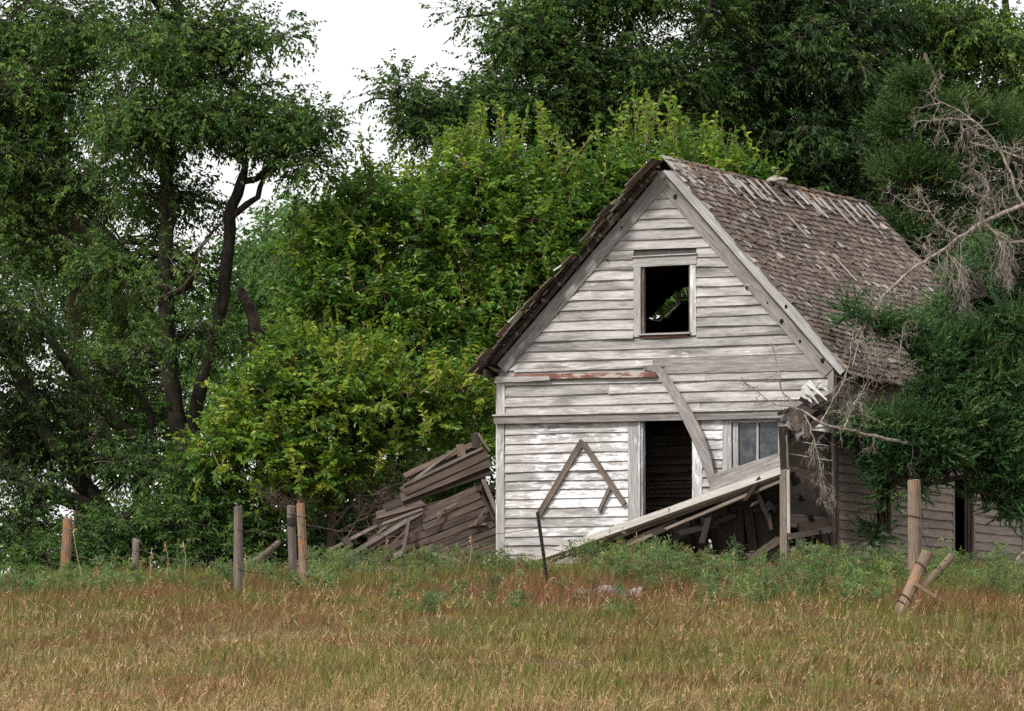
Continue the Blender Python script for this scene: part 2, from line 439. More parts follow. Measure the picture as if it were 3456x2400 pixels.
# openings on the front, outer edge of their casing: x0, x1, z0, z1
a, b = HL(2141, 870), HL(2352, 1132); UW = (a[0], b[0], b[1], a[1])
a, b = HL(2168, 901), HL(2328, 1122); UO = (a[0], b[0], b[1], a[1])
DZ = HL(2250, 1420)[1]
DO = (HL(2165, 1500)[0], HL(2341, 1500)[0], 0.10, DZ); DC = (HL(2122, 1500)[0], HL(2372, 1500)[0], 0.10, DZ)
WZ1 = HL(2560, 1415)[1]; WZ0 = 0.95
WC = (HL(2441, 1500)[0], HL(2672, 1500)[0], WZ0, WZ1); WO = (WC[0] + 0.2, WC[1] - 0.15, WZ0 + 0.1, WZ1 - 0.06)
LED0, LED1 = HL(1690, 1431)[1], HL(1690, 1408)[1]

gable_outer = [(0, 0), (W, 0), (W, ZR), (XA, ZA), (0, ZL)]
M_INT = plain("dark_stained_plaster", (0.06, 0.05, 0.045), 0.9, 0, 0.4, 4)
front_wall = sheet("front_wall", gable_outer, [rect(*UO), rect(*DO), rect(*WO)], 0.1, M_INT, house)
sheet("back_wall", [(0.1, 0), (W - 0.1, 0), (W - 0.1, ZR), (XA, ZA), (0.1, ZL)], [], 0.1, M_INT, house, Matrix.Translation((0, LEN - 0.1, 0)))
a, b = HS(2947, 1640), HS(3008, 1885); SW1 = (1.66, 2.45, 0.55, 1.95)
SW2 = (HS(3211, 1800)[0], HS(3286, 1800)[0], HS(3250, 1895)[1], HS(3250, 1895)[1] + 1.45)
ROT90 = Matrix.Rotation(math.pi / 2, 4, 'Z')
swm = Matrix.Translation((W - 0.001, 0, 0)) @ ROT90
def inset(r, d): return (r[0] + d, r[1] - d, r[2] + 0.04, r[3] - 0.08)
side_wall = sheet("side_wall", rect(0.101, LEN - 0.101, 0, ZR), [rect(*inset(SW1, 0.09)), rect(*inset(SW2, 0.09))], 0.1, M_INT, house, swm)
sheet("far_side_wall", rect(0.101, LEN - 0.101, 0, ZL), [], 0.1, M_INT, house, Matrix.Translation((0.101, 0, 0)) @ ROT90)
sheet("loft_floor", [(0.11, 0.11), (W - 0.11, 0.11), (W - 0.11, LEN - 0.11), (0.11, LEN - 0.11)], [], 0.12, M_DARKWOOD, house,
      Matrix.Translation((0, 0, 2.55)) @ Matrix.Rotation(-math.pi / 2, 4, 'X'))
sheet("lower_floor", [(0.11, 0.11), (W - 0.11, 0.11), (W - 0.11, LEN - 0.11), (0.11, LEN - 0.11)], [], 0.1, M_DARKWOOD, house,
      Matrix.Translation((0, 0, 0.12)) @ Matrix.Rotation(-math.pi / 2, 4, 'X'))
# lath wall seen through the doorway
mb = MB()
for k in range(36):
    z = 0.14 + k * 0.064 + rsH.uniform(-.008, .008)
    x0 = 1.2 + rsH.uniform(-.05, .05); 
    for (xa, xb) in ((x0, 3.0 + rsH.uniform(-.3, .3)), (3.05 + rsH.uniform(-.2, .2), 4.9)):
        if rsH.rand() < 0.1: continue
        y = 1.35 + rsH.uniform(-.006, .006); h = 0.013; dz = rsH.uniform(-.02, .02)
        V = [(xa, y, z), (xb, y, z + dz), (xb, y, z + 0.047 + dz), (xa, y, z + 0.047), (xa, y + h, z), (xb, y + h, z + dz), (xb, y + h, z + .047 + dz), (xa, y + h, z + .047)]
        mb.add(V, [(0, 1, 2, 3), (4, 7, 6, 5), (0, 4, 5, 1), (3, 2, 6, 7), (0, 3, 7, 4), (1, 5, 6, 2)], rsH.rand())
obj("lath_wall", mb.mesh("lath_wall"), wood("old_lath", (0.15, 0.125, 0.1), (0.05, 0.04, 0.033), None, 0, 0.4, 40), house, kind="stuff")
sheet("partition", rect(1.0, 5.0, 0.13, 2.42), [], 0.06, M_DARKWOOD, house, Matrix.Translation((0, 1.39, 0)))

# ---- clapboards
def clap(name, x0b, x0t, x1b, x1t, zb, zt, mat, mw=None, seg=6, rs=rsH, warp=0.009):
    f = np.linspace(0, 1, seg + 1); V = []
    d0, d1 = rs.uniform(-.004, .004, 2)
    ph = rs.uniform(0, 6.28); am = rs.uniform(0.0005, warp)
    lift = rs.uniform(0, 0.01) if rs.rand() < 0.7 else rs.uniform(0.012, 0.03)
    for q in f:
        xb = x0b + (x1b - x0b) * q; xt = x0t + (x1t - x0t) * q
        dz = d0 * (1 - q) + d1 * q + am * math.sin(ph + q * 5.0) + rs.uniform(-.0015, .0015)
        ly = lift * math.sin(ph * 1.7 + q * 4.0) ** 2
        V += [(xb, -0.003, zb + dz), (xb, -0.035 - ly, zb + dz), (xt, -0.008, zt + 0.012), (xt, -0.003, zt + 0.012)]
    F = []
    for i in range(seg):
        k = i * 4
        for j in range(4): F.append((k + j, k + 4 + j, k + 4 + (j + 1) % 4, k + (j + 1) % 4))
    F += [(0, 1, 2, 3), (seg * 4 + 3, seg * 4 + 2, seg * 4 + 1, seg * 4)]
    return obj(name, np_mesh(name, np.array(V), [np.array(F)]), mat, house, mw)
def course(xl_b, xl_t, xr_b, xr_t, zb, zt, openings, mat, mw=None, joint=0.35, skip=()):
    segs = [(xl_b, xl_t, xr_b, xr_t)]
    for (o0, o1, oz0, oz1) in openings:
        if zt <= oz0 + 0.02 or zb >= oz1 - 0.02: continue
        new = []
        for s in segs:
            if o1 <= s[0] or o0 >= s[2]: new.append(s); continue
            if o0 - s[0] > 0.02: new.append((s[0], s[1], o0 - 0.003, o0 - 0.003))
            if s[2] - o1 > 0.02: new.append((o1 + 0.003, o1 + 0.003, s[2], s[3]))
        segs = new
    for s in segs:
        Ln = s[2] - s[0]
        if Ln > 2.2 and rsH.rand() < joint:
            j = s[0] + Ln * rsH.uniform(0.3, 0.7)
            parts = [(s[0], s[1], j - .002, j - .002), (j + .002, j + .002, s[2], s[3])]
        else: parts = [s]
        for q in parts:
            if any(k[0] < (q[0] + q[2]) / 2 < k[1] and k[2] < (zb + zt) / 2 < k[3] for k in skip): continue
            clap("clapboard", q[0], q[1], q[2], q[3], zb, zt, mat, mw)
CB = 0.135                               # corner board width
k0 = len(LOG)
zs = [HL(1715, 1200 + .5326 * y)[1] for y in (1325, 1265, 1205, 1150, 1090, 1030, 970, 912, 855, 797, 740, 682, 622, 560, 500)] + [LED0 - 0.005]
zs = [-0.08] + zs
ops = [UW, DC, WC]
for zb, zt in zip(zs[:-1], zs[1:]):
    course(CB, CB, W - 0.1, W - 0.1, zb, zt, ops, M_FRONT, joint=0.25)
zs2 = [LED1 - 0.06, LED1 + 0.16, LED1 + 0.33, LED1 + 0.5, LED1 + 0.62]
for zb, zt in zip(zs2[:-1], zs2[1:]):
    course(CB, CB, W - 0.1, W - 0.1, zb, zt, ops, M_GABLE, joint=0.8)
# wide plain band at the foot of the gable, right of the torn trim
a, b = HL(2255, 1282), HL(2255, 1230)
zband0, zband1 = zs2[-1], zs2[-1] + 0.26
plank("band_board", house, (2.72, -0.018, (zband0 + zband1) / 2), (W - 0.06, -0.018, (zband0 + zband1) / 2 - 0.01), zband1 - zband0 - 0.004, 0.03, M_RAKE, seg=6, wob=0.003)
course(0.02, 0.02, 2.71, 2.71, zband0, zband0 + 0.125, [], M_GABLE, joint=0)
course(0.1, 0.2, 2.71, 2.71, zband0 + 0.125, zband1, [], M_GABLE, joint=0)
z = zband1; k = 0
while z < ZA - 0.42:
    h = 0.157 + rsH.uniform(-.006, .006); zt = z + h
    def lim(zz): return max(0.0, (zz - ZL) / SLL) + 0.16, min(W, XA + (ZA - zz) / SLR) - 0.16
    l0, r0 = lim(z); l1, r1 = lim(zt + 0.012)
    if r1 - l1 < 0.05: break
    course(l0, l1, r0, r1, z, zt, ops, M_GABLE, joint=0.15)
    z = zt; k += 1
course(*[v for v in (XA - 0.2, XA - .08, XA + 0.2, XA + .08)], z, min(z + .15, ZA - 0.2), [], M_GABLE)

under(front_wall, LOG[k0:])
# side wall clapboards
k0 = len(LOG)
z = -0.32; k = 0
skip = [(4.0, 5.25, 0.36, 0.50)]
while z < ZR - 0.12:
    zt = z + 0.1475
    course(0.1, 0.1, LEN - 0.1, LEN - 0.1, z, zt, [SW1, SW2], M_SIDE, Matrix.Translation((W, 0, 0)) @ ROT90, joint=0.5, skip=skip)
    z = zt

under(side_wall, LOG[k0:])
# ---- front trim
def vtrim(name, x, z0, z1, w, t=0.03, y=None, mat=M_TRIM, dx=0.0):
    return plank(name, house, (x, -t / 2 - 0.001 if y is None else y, z0), (x + dx, -t / 2 - 0.001 if y is None else y, z1), w, t, mat, seg=5)
vtrim("corner_board", 0.066, -0.06, LED0, 0.132, 0.034, dx=-0.012)
vtrim("corner_board", 0.066, LED1, zband0 + 0.02, 0.132, 0.036)
plank("corner_board", house, (-0.018, 0.05, -0.06), (-0.022, 0.05, zband0), 0.11, 0.032, M_TRIM, (-1, 0, 0), 5)
vtrim("corner_board", W - 0.045, -0.1, zband0, 0.1, 0.034, mat=M_RAKE)
plank("corner_board", house, (W + 0.018, 0.048, -0.2), (W + 0.018, 0.048, ZR - .03), 0.1, 0.034, M_BARN, (1, 0, 0), 5)
plank("corner_board", house, (W + 0.018, LEN - 0.048, -0.4), (W + 0.018, LEN - 0.048, ZR - .03), 0.1, 0.034, M_SIDE, (1, 0, 0), 5)
# porch ledger; light along its top edge put into a paler strip
a = HL(1683, 1419); b = HL(2655, 1399)
plank("porch_ledger", house, (a[0] - 0.04, -0.075, a[1]), (b[0], -0.075, b[1]), 0.125, 0.07, M_RAKE, seg=8, wob=0.003, rag=0.01)
plank("ledger_lit_edge", house, (a[0] - 0.05, -0.085, a[1] + 0.075), (b[0] + 0.02, -0.085, b[1] + 0.077), 0.022, 0.11, M_TRIM, seg=8, wob=0.002)
# rakes: wide frieze boards on the gable, pale fascia on the right overhang
def slope_pt(side, s, perp, y):
    """s: metres down the slope from the apex, perp: metres out from the rake line"""
    if side < 0: return (XA - s * math.cos(AL) - perp * math.sin(AL), y, ZA - s * math.sin(AL) + perp * math.cos(AL))
    return (XA + s * math.cos(AR) + perp * math.sin(AR), y, ZA - s * math.sin(AR) + perp * math.cos(AR))
SL_L = XA / math.cos(AL); SL_R = (W - XA) / math.cos(AR)
def rake_board(side, y, pin, pout, s1, mat, t):
    A_ = AL if side < 0 else AR
    # plumb cut at the apex, level cut at the foot
    pts = [slope_pt(side, -math.tan(A_) * pin if False else 0, 0, y)]
    n = 9; V = []
    for i in range(n):
        f = i / (n - 1)
        for yy in (y, y + t):
            for pp in (pin, pout):
                s0 = pp * math.tan(A_) if side < 0 else pp * math.tan(A_)
                s = s0 + (s1 - s0) * f
                p = slope_pt(side, s, pp, yy)
                V.append((p[0] + (0.002 * side if i == 0 else 0), p[1] + rsH.uniform(-.002, .002), p[2] + rsH.uniform(-.002, .002)))
    # into the board's own frame so the grain follows it
    p0 = Vector(slope_pt(side, 0, 0, y)); p1 = Vector(slope_pt(side, 1, 0, y))
    m, _ = frame(p0, p1, (0, -1, 0)); mi = m.inverted()
    V = [mi @ Vector(v) for v in V]; F = []
    for i in range(n - 1):
        k = i * 4
        for (p, q) in ((0, 1), (1, 3), (3, 2), (2, 0)): F.append((k + p, k + q, k + 4 + q, k + 4 + p))
    F += [(0, 2, 3, 1), ((n - 1) * 4, (n - 1) * 4 + 1, (n - 1) * 4 + 3, (n - 1) * 4 + 2)]
    return V, F, m
for side, pin, s1 in ((-1, -0.215, SL_L), (1, -0.21, SL_R)):
    V, F, m = rake_board(side, -0.05, pin, 0.0, s1, M_RAKE, 0.028)
    o = obj("rake_board", np_mesh("rake_board", np.array(V), [np.array(F)]), M_RAKE, house, m)
V, F, m = rake_board(1, -0.17, 0.04, 0.2, SL_R + 0.2, M_FASCIA, 0.03)
obj("fascia", np_mesh("fascia", np.array(V), [np.array(F)]), M_FASCIA, house, m)
plank("soffit_board", house, slope_pt(1, 0.05, 0.06, -0.09), slope_pt(1, SL_R + 0.1, 0.06, -0.09), 0.09, 0.02, M_RAKE, slope_pt(1, 0, -1, 0) if False else (-math.sin(AR), 0, -math.cos(AR)), 6)
# knots and nail holes on the right rake boards
M_HOLE = plain("black_hole", (0.006, 0.005, 0.005), 0.95)
def knot(px, py, r, y):
    x, z = HL(px, py, y); mb = MB(); th = np.arange(9) * 2 * math.pi / 9
    V = [(x + r * math.cos(t) * .8, y - 0.003, z + r * math.sin(t) * (1 + .15 * math.sin(3 * t))) for t in th] + [(x + .5 * r * math.cos(t), y - 0.0035, z + .5 * r * math.sin(t)) for t in th]
    F4 = [(i, (i + 1) % 9, 9 + (i + 1) % 9, 9 + i) for i in range(9)]
    mb.add(V, F4); mb.add(np.array(V[9:]), [tuple(range(9))]); obj("knot_hole", mb.mesh("knot_hole"), M_HOLE, house)
for px, py, r in ((2279, 664, .045), (2638, 1085, .045), (2700, 1152, .03), (2776, 1217, .045), (2590, 1022, .018), (2520, 972, .03), (2098, 767, .022), (2050, 878, .022), (1885, 1060, .016)): knot(px, py, r, -0.051)
knot(2653, 1035, .034, -0.171)
# torn strip of red-painted trim and the split board at the foot of the gable
a, b = HL(1738, 1271, -.05), HL(2218, 1266, -.05)
plank("red_trim_strip", house, (a[0], -0.06, a[1] - .005), (b[0], -0.075, b[1] + .005), 0.085, 0.045, M_RED, seg=9, rag=.012, wob=.005)
a, b = HL(1681, 1282, -.05), HL(1855, 1278, -.05)
plank("torn_sill_trim", house, (a[0] - .03, -0.07, a[1]), (b[0], -0.07, b[1]), 0.1, 0.06, M_TRIM, seg=4, rag=.03, w2=.06, wob=.006)
a, b = HL(1735, 1252, -.05), HL(2240, 1236, -.05)
plank("split_board", house, (a[0], -0.04, a[1]), (b[0], -0.045, b[1]), 0.05, 0.024, M_GABLE, seg=7, w2=.02, wob=.004)
# inverted V of nailed boards, left of the door
for (p, q, w) in (((1966, 1488), (1818, 1738), .095), ((1969, 1497), (2108, 1701), .085), ((2058, 1646), (2022, 1726), .055)):
    a, b = HL(*p, -.06), HL(*q, -.06)
    plank("brace_board", house, (a[0], -0.062 if w < .09 else -.055, a[1]), (b[0], -0.062 if w < .09 else -.055, b[1]), w, 0.045, M_POST, seg=5, rag=.008, wob=.003)
# upper window casing
k0 = len(LOG)
u0, u1, uz0, uz1 = UW; o0, o1, oz0, oz1 = UO
vtrim("window_casing", (u0 + o0) / 2 - .01, uz0, oz1 - .002, o0 - u0 - .02, 0.034)
vtrim("window_casing", (u1 + o1) / 2 + .01, uz0, oz1 - .002, u1 - o1 - .02, 0.034)
uw = plank("attic_window", house, (u0 - .01, -0.02, (oz1 + uz1) / 2), (u1 + .01, -0.02, (oz1 + uz1) / 2 + .01), uz1 - oz1, 0.036, M_TRIM, seg=4)
plank("window_drip_cap", house, (u0 - .03, -0.035, uz1 + .012), (u1 + .02, -0.035, uz1 + .03), 0.02, 0.06, M_FASCIA, seg=4)
vtrim("window_stop", o0 - .005, oz0, oz1, 0.05, 0.02, 0.02); vtrim("window_stop", o1 + .008, oz0, oz1, 0.05, 0.02, 0.02)
vtrim("window_jamb", o0 + .005, oz0, oz1, 0.02, 0.1, 0.05, M_POST); vtrim("window_jamb", o1 - .005, oz0, oz1, 0.02, 0.1, 0.05, M_POST)
plank("window_sill", house, (o0 - .06, -0.03, oz0 - .015), (o1 + .03, -0.03, oz0 - .01), 0.028, 0.09, M_TRIM, seg=4, rag=.01)
plank("split_sill_apron", house, (o0 + .02, -0.03, oz0 - .05), (o1 - .04, -0.03, oz0 - .045), 0.05, 0.02, M_RED, seg=4, rag=.02, wob=.005)
under(uw, LOG[k0:])
# door casing, jambs and threshold
k0 = len(LOG)
for x0, x1 in ((DC[0], DO[0] - .012), (DO[1] + .012, DC[1])):
    vtrim("door_casing", (x0 + x1) / 2, DO[2] - .15, DZ, x1 - x0, 0.036)
vtrim("door_casing", DO[0] - .02, DO[2] - .15, DZ, .03, 0.05); vtrim("door_jamb", DO[0] + .008, DO[2], DZ, .025, .12, .05, M_TRIM)
vtrim("door_jamb", DO[1] - .008, DO[2], DZ, .025, .12, .05, M_TRIM)
dw = plank("doorway", house, (DC[0], -0.05, 0.06), (DC[1], -.05, .06), .06, .14, M_POST, seg=3)
under(dw, LOG[k0:])
k0 = len(LOG)
# sash window right of the door
wx0, wx1, wz0, wz1 = WC
vtrim("window_casing", wx0 + .075, wz0, wz1, .15, .034); vtrim("window_casing", wx1 - .06, wz0, wz1, .12, .034, mat=M_RAKE)
sw = plank("sash_window", house, (wx0 + .15, -.018, wz1 - .02), (wx1 - .12, -.018, wz1 - .02), .045, .034, M_TRIM)
wa = HL(2473, 1500)[0]; wb = HL(2490, 1500)[0]; wm = HL(2557, 1500)[0]; we = HL(2627, 1500)[0]; zt = HL(2550, 1427)[1]
vtrim("sash_stile", (wa + wb) / 2 + .01, wz0, wz1 - .03, .09, .03, 0.004); vtrim("sash_stile", we + .045, wz0, wz1 - .03, .09, .03, 0.004)
plank("sash_rail", house, (wa, 0.004, zt + .02), (we + .09, .004, zt + .02), .04, .028, M_TRIM)
plank("sash_rail", house, (wa, 0.004, 1.55), (we + .09, .004, 1.55), .05, .028, M_TRIM)
vtrim("glazing_bar", wm, wz0, zt, .035, .025, 0.006)
for x0, x1 in ((wb, wm), (wm, we)):
    for z0, z1 in ((wz0, 1.53), (1.57, zt)):
        me = np_mesh("pane", np.array([(x0, .022, z0), (x1, .022, z0), (x1, .022, z1), (x0, .022, z1), (x0, .026, z0), (x1, .026, z0), (x1, .026, z1), (x0, .026, z1)]),
                     [np.array([(0, 1, 2, 3), (7, 6, 5, 4), (0, 4, 5, 1), (3, 2, 6, 7), (0, 3, 7, 4), (1, 5, 6, 2)])])
        obj("pane", me, M_GLASS, house)
under(sw, LOG[k0:])
# side windows
def side_trim(name, y0, z0, y1, z1, w, t=.03, x=W + .017, mat=M_SIDE): return plank(name, house, (x, y0, z0), (x, y1, z1), w, t, mat, (1, 0, 0), 4)
for (y0, y1, z0, z1) in (SW1, SW2):
    k0 = len(LOG)
    side_trim("window_casing", y0 + .04, z0, y0 + .04, z1, .08); side_trim("window_casing", y1 - .04, z0, y1 - .04, z1, .08)
    sdw = side_trim("side_window", y0, z1 - .04, y1, z1 - .04, .08, .034)
    plank("window_sill", house, (W + .05, y0 - .06, z0 - .02), (W + .05, y1 + .06, z0 - .02), .045, .11, M_RAKE, (1, 0, 0), 3)
    side_trim("window_apron", y0, z0 - .09, y1, z0 - .09, .09, .03)
    for q, x in ((.1, W - .02), (.16, W - .035), (.26, W - .05)):
        side_trim("sash_stile", y1 - q, z0 + .03, y1 - q, z1 - .08, .035, .03, x, M_BARN)
    side_trim("sash_stile", y0 + .12, z0 + .03, y0 + .12, z1 - .08, .03, .03, W - .03, M_BARN)
    under(sdw, LOG[k0:])

# ---- roof
DK0, DK1 = 0.085, 0.112                  # left slope
DR0, DR1, OVR = 0.15, 0.175, 0.14        # right slope sits higher and overhangs less
#                 # deck underside and top, measured out from the rake line
OV = 0.22
EV_L, EV_R = SL_L + 0.28, SL_R + 0.3
def deck_slab(name, side, s0, s1, y0, y1, p0, p1, mat, n=8):
    mb = MB()
    V = []
    for i in range(n + 1):
        y = y0 + (y1 - y0) * i / n; sag = -0.05 * math.sin(math.pi * i / n)
        for s, p in ((s0, p0), (s1, p0), (s1, p1), (s0, p1)):
            q = slope_pt(side, s, p, y); V.append((q[0], q[1], q[2] + sag))
    F = []
    for i in range(n):
        k = i * 4
        for j in range(4): F.append((k + j, k + (j + 1) % 4, k + 4 + (j + 1) % 4, k + 4 + j))
    F += [(3, 2, 1, 0), (n * 4, n * 4 + 1, n * 4 + 2, n * 4 + 3)]
    return obj(name, np_mesh(name, np.array(V), [np.array(F)]), mat, house)
right_deck = deck_slab("roof_deck", 1, -DR0 * math.tan(AR) + .0, EV_R, -OVR + .03, LEN + .2, DR0, DR1, M_DARKWOOD)
# the left slope has a torn hole; through it the attic window shows leaves
def slope_hit(px, py, perp=.1):
    d = ray(px, py); o = CAM - HO
    ol = np.array([o @ HX, o @ HY, o[2]]); dl = np.array([d @ HX, d @ HY, d[2]])
    n_ = np.array([-math.sin(AL), 0, math.cos(AL)]); a_ = np.array([XA, 0, ZA]); t = ((a_ - ol) @ n_ + perp) / (dl @ n_); p = ol + dl * t - a_
    return (p @ np.array([-math.cos(AL), 0, -math.sin(AL)]), p[1])
HOLE = [slope_hit(px, py) for px, py in ((2192, 1075), (2245, 1018), (2285, 975), (2345, 968), (2352, 1014), (2298, 1016), (2262, 1060), (2233, 1095))]
def inside(sx, yy):
    c = False; n_ = len(HOLE)
    for i in range(n_):
        (x1, y1), (x2, y2) = HOLE[i], HOLE[i - 1]
        if (y1 > yy) != (y2 > yy) and sx < (x2 - x1) * (yy - y1) / (y2 - y1) + x1: c = not c
    return c
def hole_span(sx):
    q = [y for y in np.arange(.4, LEN, .03) if inside(sx, y)]
    return (min(q), max(q)) if q else None
ms = Matrix(((-math.cos(AL), -math.sin(AL), 0, XA), (0, 0, 1, 0), (-math.sin(AL), math.cos(AL), 0, ZA), (0, 0, 0, 1)))
sheet("roof_deck", [(.0, .35), (EV_L - .05, .35), (EV_L - .05, LEN + .1), (.0, LEN + .1)], [HOLE], .004, M_DARKWOOD, house, ms @ Matrix.Translation((0, DK1 + .002, 0)))  # thin opaque sheet added to stop light specks coming through the sheathing
# sheathing boards with ragged ends at the gable
s = 0.02; k = 0
while s < EV_L - .1:
    w = rsH.uniform(.13, .19); g = rsH.uniform(.012, .05)
    tt = s / EV_L
    y0 = -OV + rsH.uniform(-.03, .10)
    if 0.40 < tt < 0.45: y0 = 0.1
    if 0.56 < tt < 0.60: y0 = -0.02
    sp = hole_span(s + w / 2)
    for ya, yb in ([(y0, LEN + .15)] if sp is None else [(y0, sp[0] - .02), (sp[1] + .02, LEN + .15)]):
        plank("sheathing_board", house, slope_pt(-1, s + w / 2, .1, ya), slope_pt(-1, s + w / 2, .1, yb), w, .022, M_DARKWOOD, (math.sin(AL), 0, -math.cos(AL)), 4, rag=.03)
    s += w + g; k += 1
for i in range(11):                      # rafter tails / outriggers showing under the left verge
    s = .3 + i * .36 + rsH.uniform(-.05, .05)
    plank("outrigger", house, slope_pt(-1, s, .045, -.19 + rsH.uniform(-.02, .05)), slope_pt(-1, s, .045, .02), .05, .06, M_POST, (math.sin(AL), 0, -math.cos(AL)), 2, rag=.02)
plank("fly_rafter", house, slope_pt(-1, .05, .045, -.13), slope_pt(-1, EV_L - .25, .04, -.13), .07, .04, M_DARKWOOD, (0, -1, 0), 6, wob=.006)
# eave box on the lower left corner
q = slope_pt(-1, EV_L - .06, .02, -.18); plank("eave_trim", house, q, (q[0], .6, q[2]), .12, .025, M_POST, (-1, 0, 0), 3, rag=.02)
q = slope_pt(-1, EV_L - .2, -.03, -.16); plank("eave_trim", house, q, (q[0], .6, q[2] - .02), .16, .025, M_POST, (-.5, 0, -1), 3, rag=.02)
# splinter sticking out of the left verge
a = slope_pt(-1, 1.95, .12, -.2); plank("loose_shingle", house, a, (a[0] - .36, -.25, a[2] - .22), .03, .01, M_FASCIA, (0, -1, .3), 3)
plank("eave_board", house, slope_pt(1, EV_R - .06, .08, -.13), slope_pt(1, EV_R - .06, .08, LEN + .1), .1, .03, M_BARN, (1, 0, 0), 5)

RIDGE_Z = ZA + DR1 / math.cos(AR)
M_SHG = shinglemat("old_shingles", RIDGE_Z); M_SHG1 = shinglemat("old_shingle_single")
def shingle_verts(w, L, t, bend):
    # x down the slope, y along the ridge, z out of the roof; the butt end sits proud
    return np.array([(0, 0, 0), (0, w, 0), (L, w, 0), (L, 0, 0), (0, 0, .003), (0, w, .003), (L, w, t + bend), (L, 0, t)])
SF = np.array([(4, 7, 6, 5), (0, 1, 2, 3), (3, 2, 6, 7), (0, 3, 7, 4), (1, 5, 6, 2)])
rsS = np.random.RandomState(21)
def lay(side):
    A_ = AL if side < 0 else AR; EV = EV_L if side < 0 else EV_R
    mbs = MB(); singles = []; DK = DK1 if side < 0 else DR1; ov = OV if side < 0 else OVR
    exp_ = 0.128; nc = int((EV + .14) / exp_) + 1
    protos = []
    for i in range(nc):
        s_butt = EV + .04 - i * exp_
        y = -ov - .02 + rsS.uniform(-.08, 0); top = s_butt < .3
        while y < LEN + .22:
            w = rsS.uniform(.06, .14)
            if side < 0: w *= 1.6
            gone = rsS.rand() < (.015 if not top else .12)
            if side < 0 and y < .1 and (.38 < s_butt / EV < .47 or .56 < s_butt / EV < .6 or rsS.rand() < .3): gone = True
            if side < 0 and (inside(s_butt - .05, y + w / 2) or inside(s_butt - .2, y + w / 2) or inside(s_butt, y)): gone = True
            if 0.005 < ((y + .5 * s_butt * 0) - 4.15) < .14 and rsS.rand() < .6 and s_butt > 1.0: gone = True
            if not gone:
                sb = s_butt + rsS.normal(0, .008) + (.03 * rsS.rand() if rsS.rand() < .1 else 0)
                lift = rsS.uniform(0, .006) + (rsS.uniform(.01, .03) if rsS.rand() < .06 else 0)
                wav = .018 * math.sin(y * 1.3 + s_butt * .7) + .012 * math.sin(s_butt * 2.3 + y * .4)
                Lh = .27 if s_butt > .3 else max(.12, s_butt + .12)
                singles.append((y, sb, w - rsS.uniform(.002, .007), Lh, lift, wav, rsS.normal(0, .012), rsS.rand()))
            y += w
    singles.sort(key=lambda q: q[0])
    n1 = 300 if side > 0 else 0
    me_cache = {}; k0 = len(LOG)
    for idx, (y, sb, w, Lh, lift, wav, rot, var) in enumerate(singles):
        sag = -.05 * math.sin(math.pi * min(1, max(0, (y + OV) / (LEN + .42))))
        p = Vector(slope_pt(side, sb - Lh, DK + .005 + wav, y)) + Vector((0, 0, sag))
        p1 = Vector(slope_pt(side, sb, DK + .017 + wav, y)) + Vector((0, 0, sag))
        x = (p1 - p).normalized(); yv = Vector((0, 1, 0)); zv = x.cross(yv).normalized()
        if side < 0: pass
        if zv.z < 0: zv = -zv
        yv = zv.cross(x)
        m = Matrix((x, yv, zv)).transposed().to_4x4(); m.translation = p
        m = m @ Matrix.Rotation(rot, 4, 'Z')
        V = shingle_verts(w, Lh, .021 + lift, lift * .6)
        if side < 0: V[:, 1] -= 0
        if idx < n1:
            key = (round(w, 2), round(Lh, 2), round(lift * 100), sb < .5, rsS.randint(2))
            if key not in me_cache:
                pale = sb < .5 and rsS.rand() < .6 or rsS.rand() < .05
                me = np_mesh("shingle", shingle_verts(key[0], Lh, .021 + lift, lift * .5), [SF], var=np.full(5, 0.0)); me.materials.append(M_PALE if pale else M_SHG1); me_cache[key] = me
            obj("shingle", me_cache[key], None, house, m)
        else:
            if sb < .5 and rsS.rand() < .5: var = rsS.uniform(.93, 1.0)
            mm = np.array(m); mbs.add(V @ mm[:3, :3].T + mm[:3, 3], SF, var)
    obj("shingle_field", mbs.mesh("shingle_field"), M_SHG, house, kind="stuff")
    if side > 0: under(right_deck, LOG[k0:])
lay(1); lay(-1)
# patched pale strips of flashing on the roof and the stump of the chimney
for s, y, L, w in ((.35, 2.2, .5, .07), (.3, 3.0, .35, .06), (.9, 3.6, .55, .05), (.3, 5.6, .5, .08), (.35, 6.6, .5, .1), (.25, 7.9, .55, .1), (2.5, 4.0, .7, .05), (1.8, 4.15, .6, .04), (3.0, 2.6, .3, .04), (.25, 1.2, .4, .05), (.2, .6, .35, .05), (2.0, 3.2, .4, .035), (3.3, 4.6, .5, .045), *[(.14 + .12 * rsH.rand() ** 2, rsH.uniform(-.05, LEN), rsH.uniform(.15, .55), rsH.uniform(.05, .13)) for _ in range(34)]):
    y -= 0
    plank("bleached_shingle", house, slope_pt(1, s - .15, DR1 + .03, y), slope_pt(1, s - .15 + L, DR1 + .045, y + rsH.uniform(-.02, .02)), w, .012, M_FASCIA if rsH.rand() < .3 else M_PALE, (math.sin(AR), 0, math.cos(AR)), 3, rag=.02)
def rubble(name, c, r, sq, parent, mat, seed):
    rs = np.random.RandomState(seed); n, m = 10, 14; V = []
    ph = rs.uniform(0, 6, 8)
    for i in range(n + 1):
        for j in range(m):
            a = math.pi * i / n; t = 2 * math.pi * j / m
            d = np.array([math.sin(a) * math.cos(t), math.sin(a) * math.sin(t), math.cos(a)])
            k = 1 + .2 * math.sin(3 * t + ph[0] + a * 2) + .15 * math.sin(5 * a + ph[1] + 2 * t) + rs.normal(0, .07)
            V.append(np.array(c) + d * k * np.array(r))
    F = [(i * m + j, i * m + (j + 1) % m, (i + 1) * m + (j + 1) % m, (i + 1) * m + j) for i in range(n) for j in range(m)]
    return obj(name, np_mesh(name, np.array(V), [np.array(F)]), mat, parent)
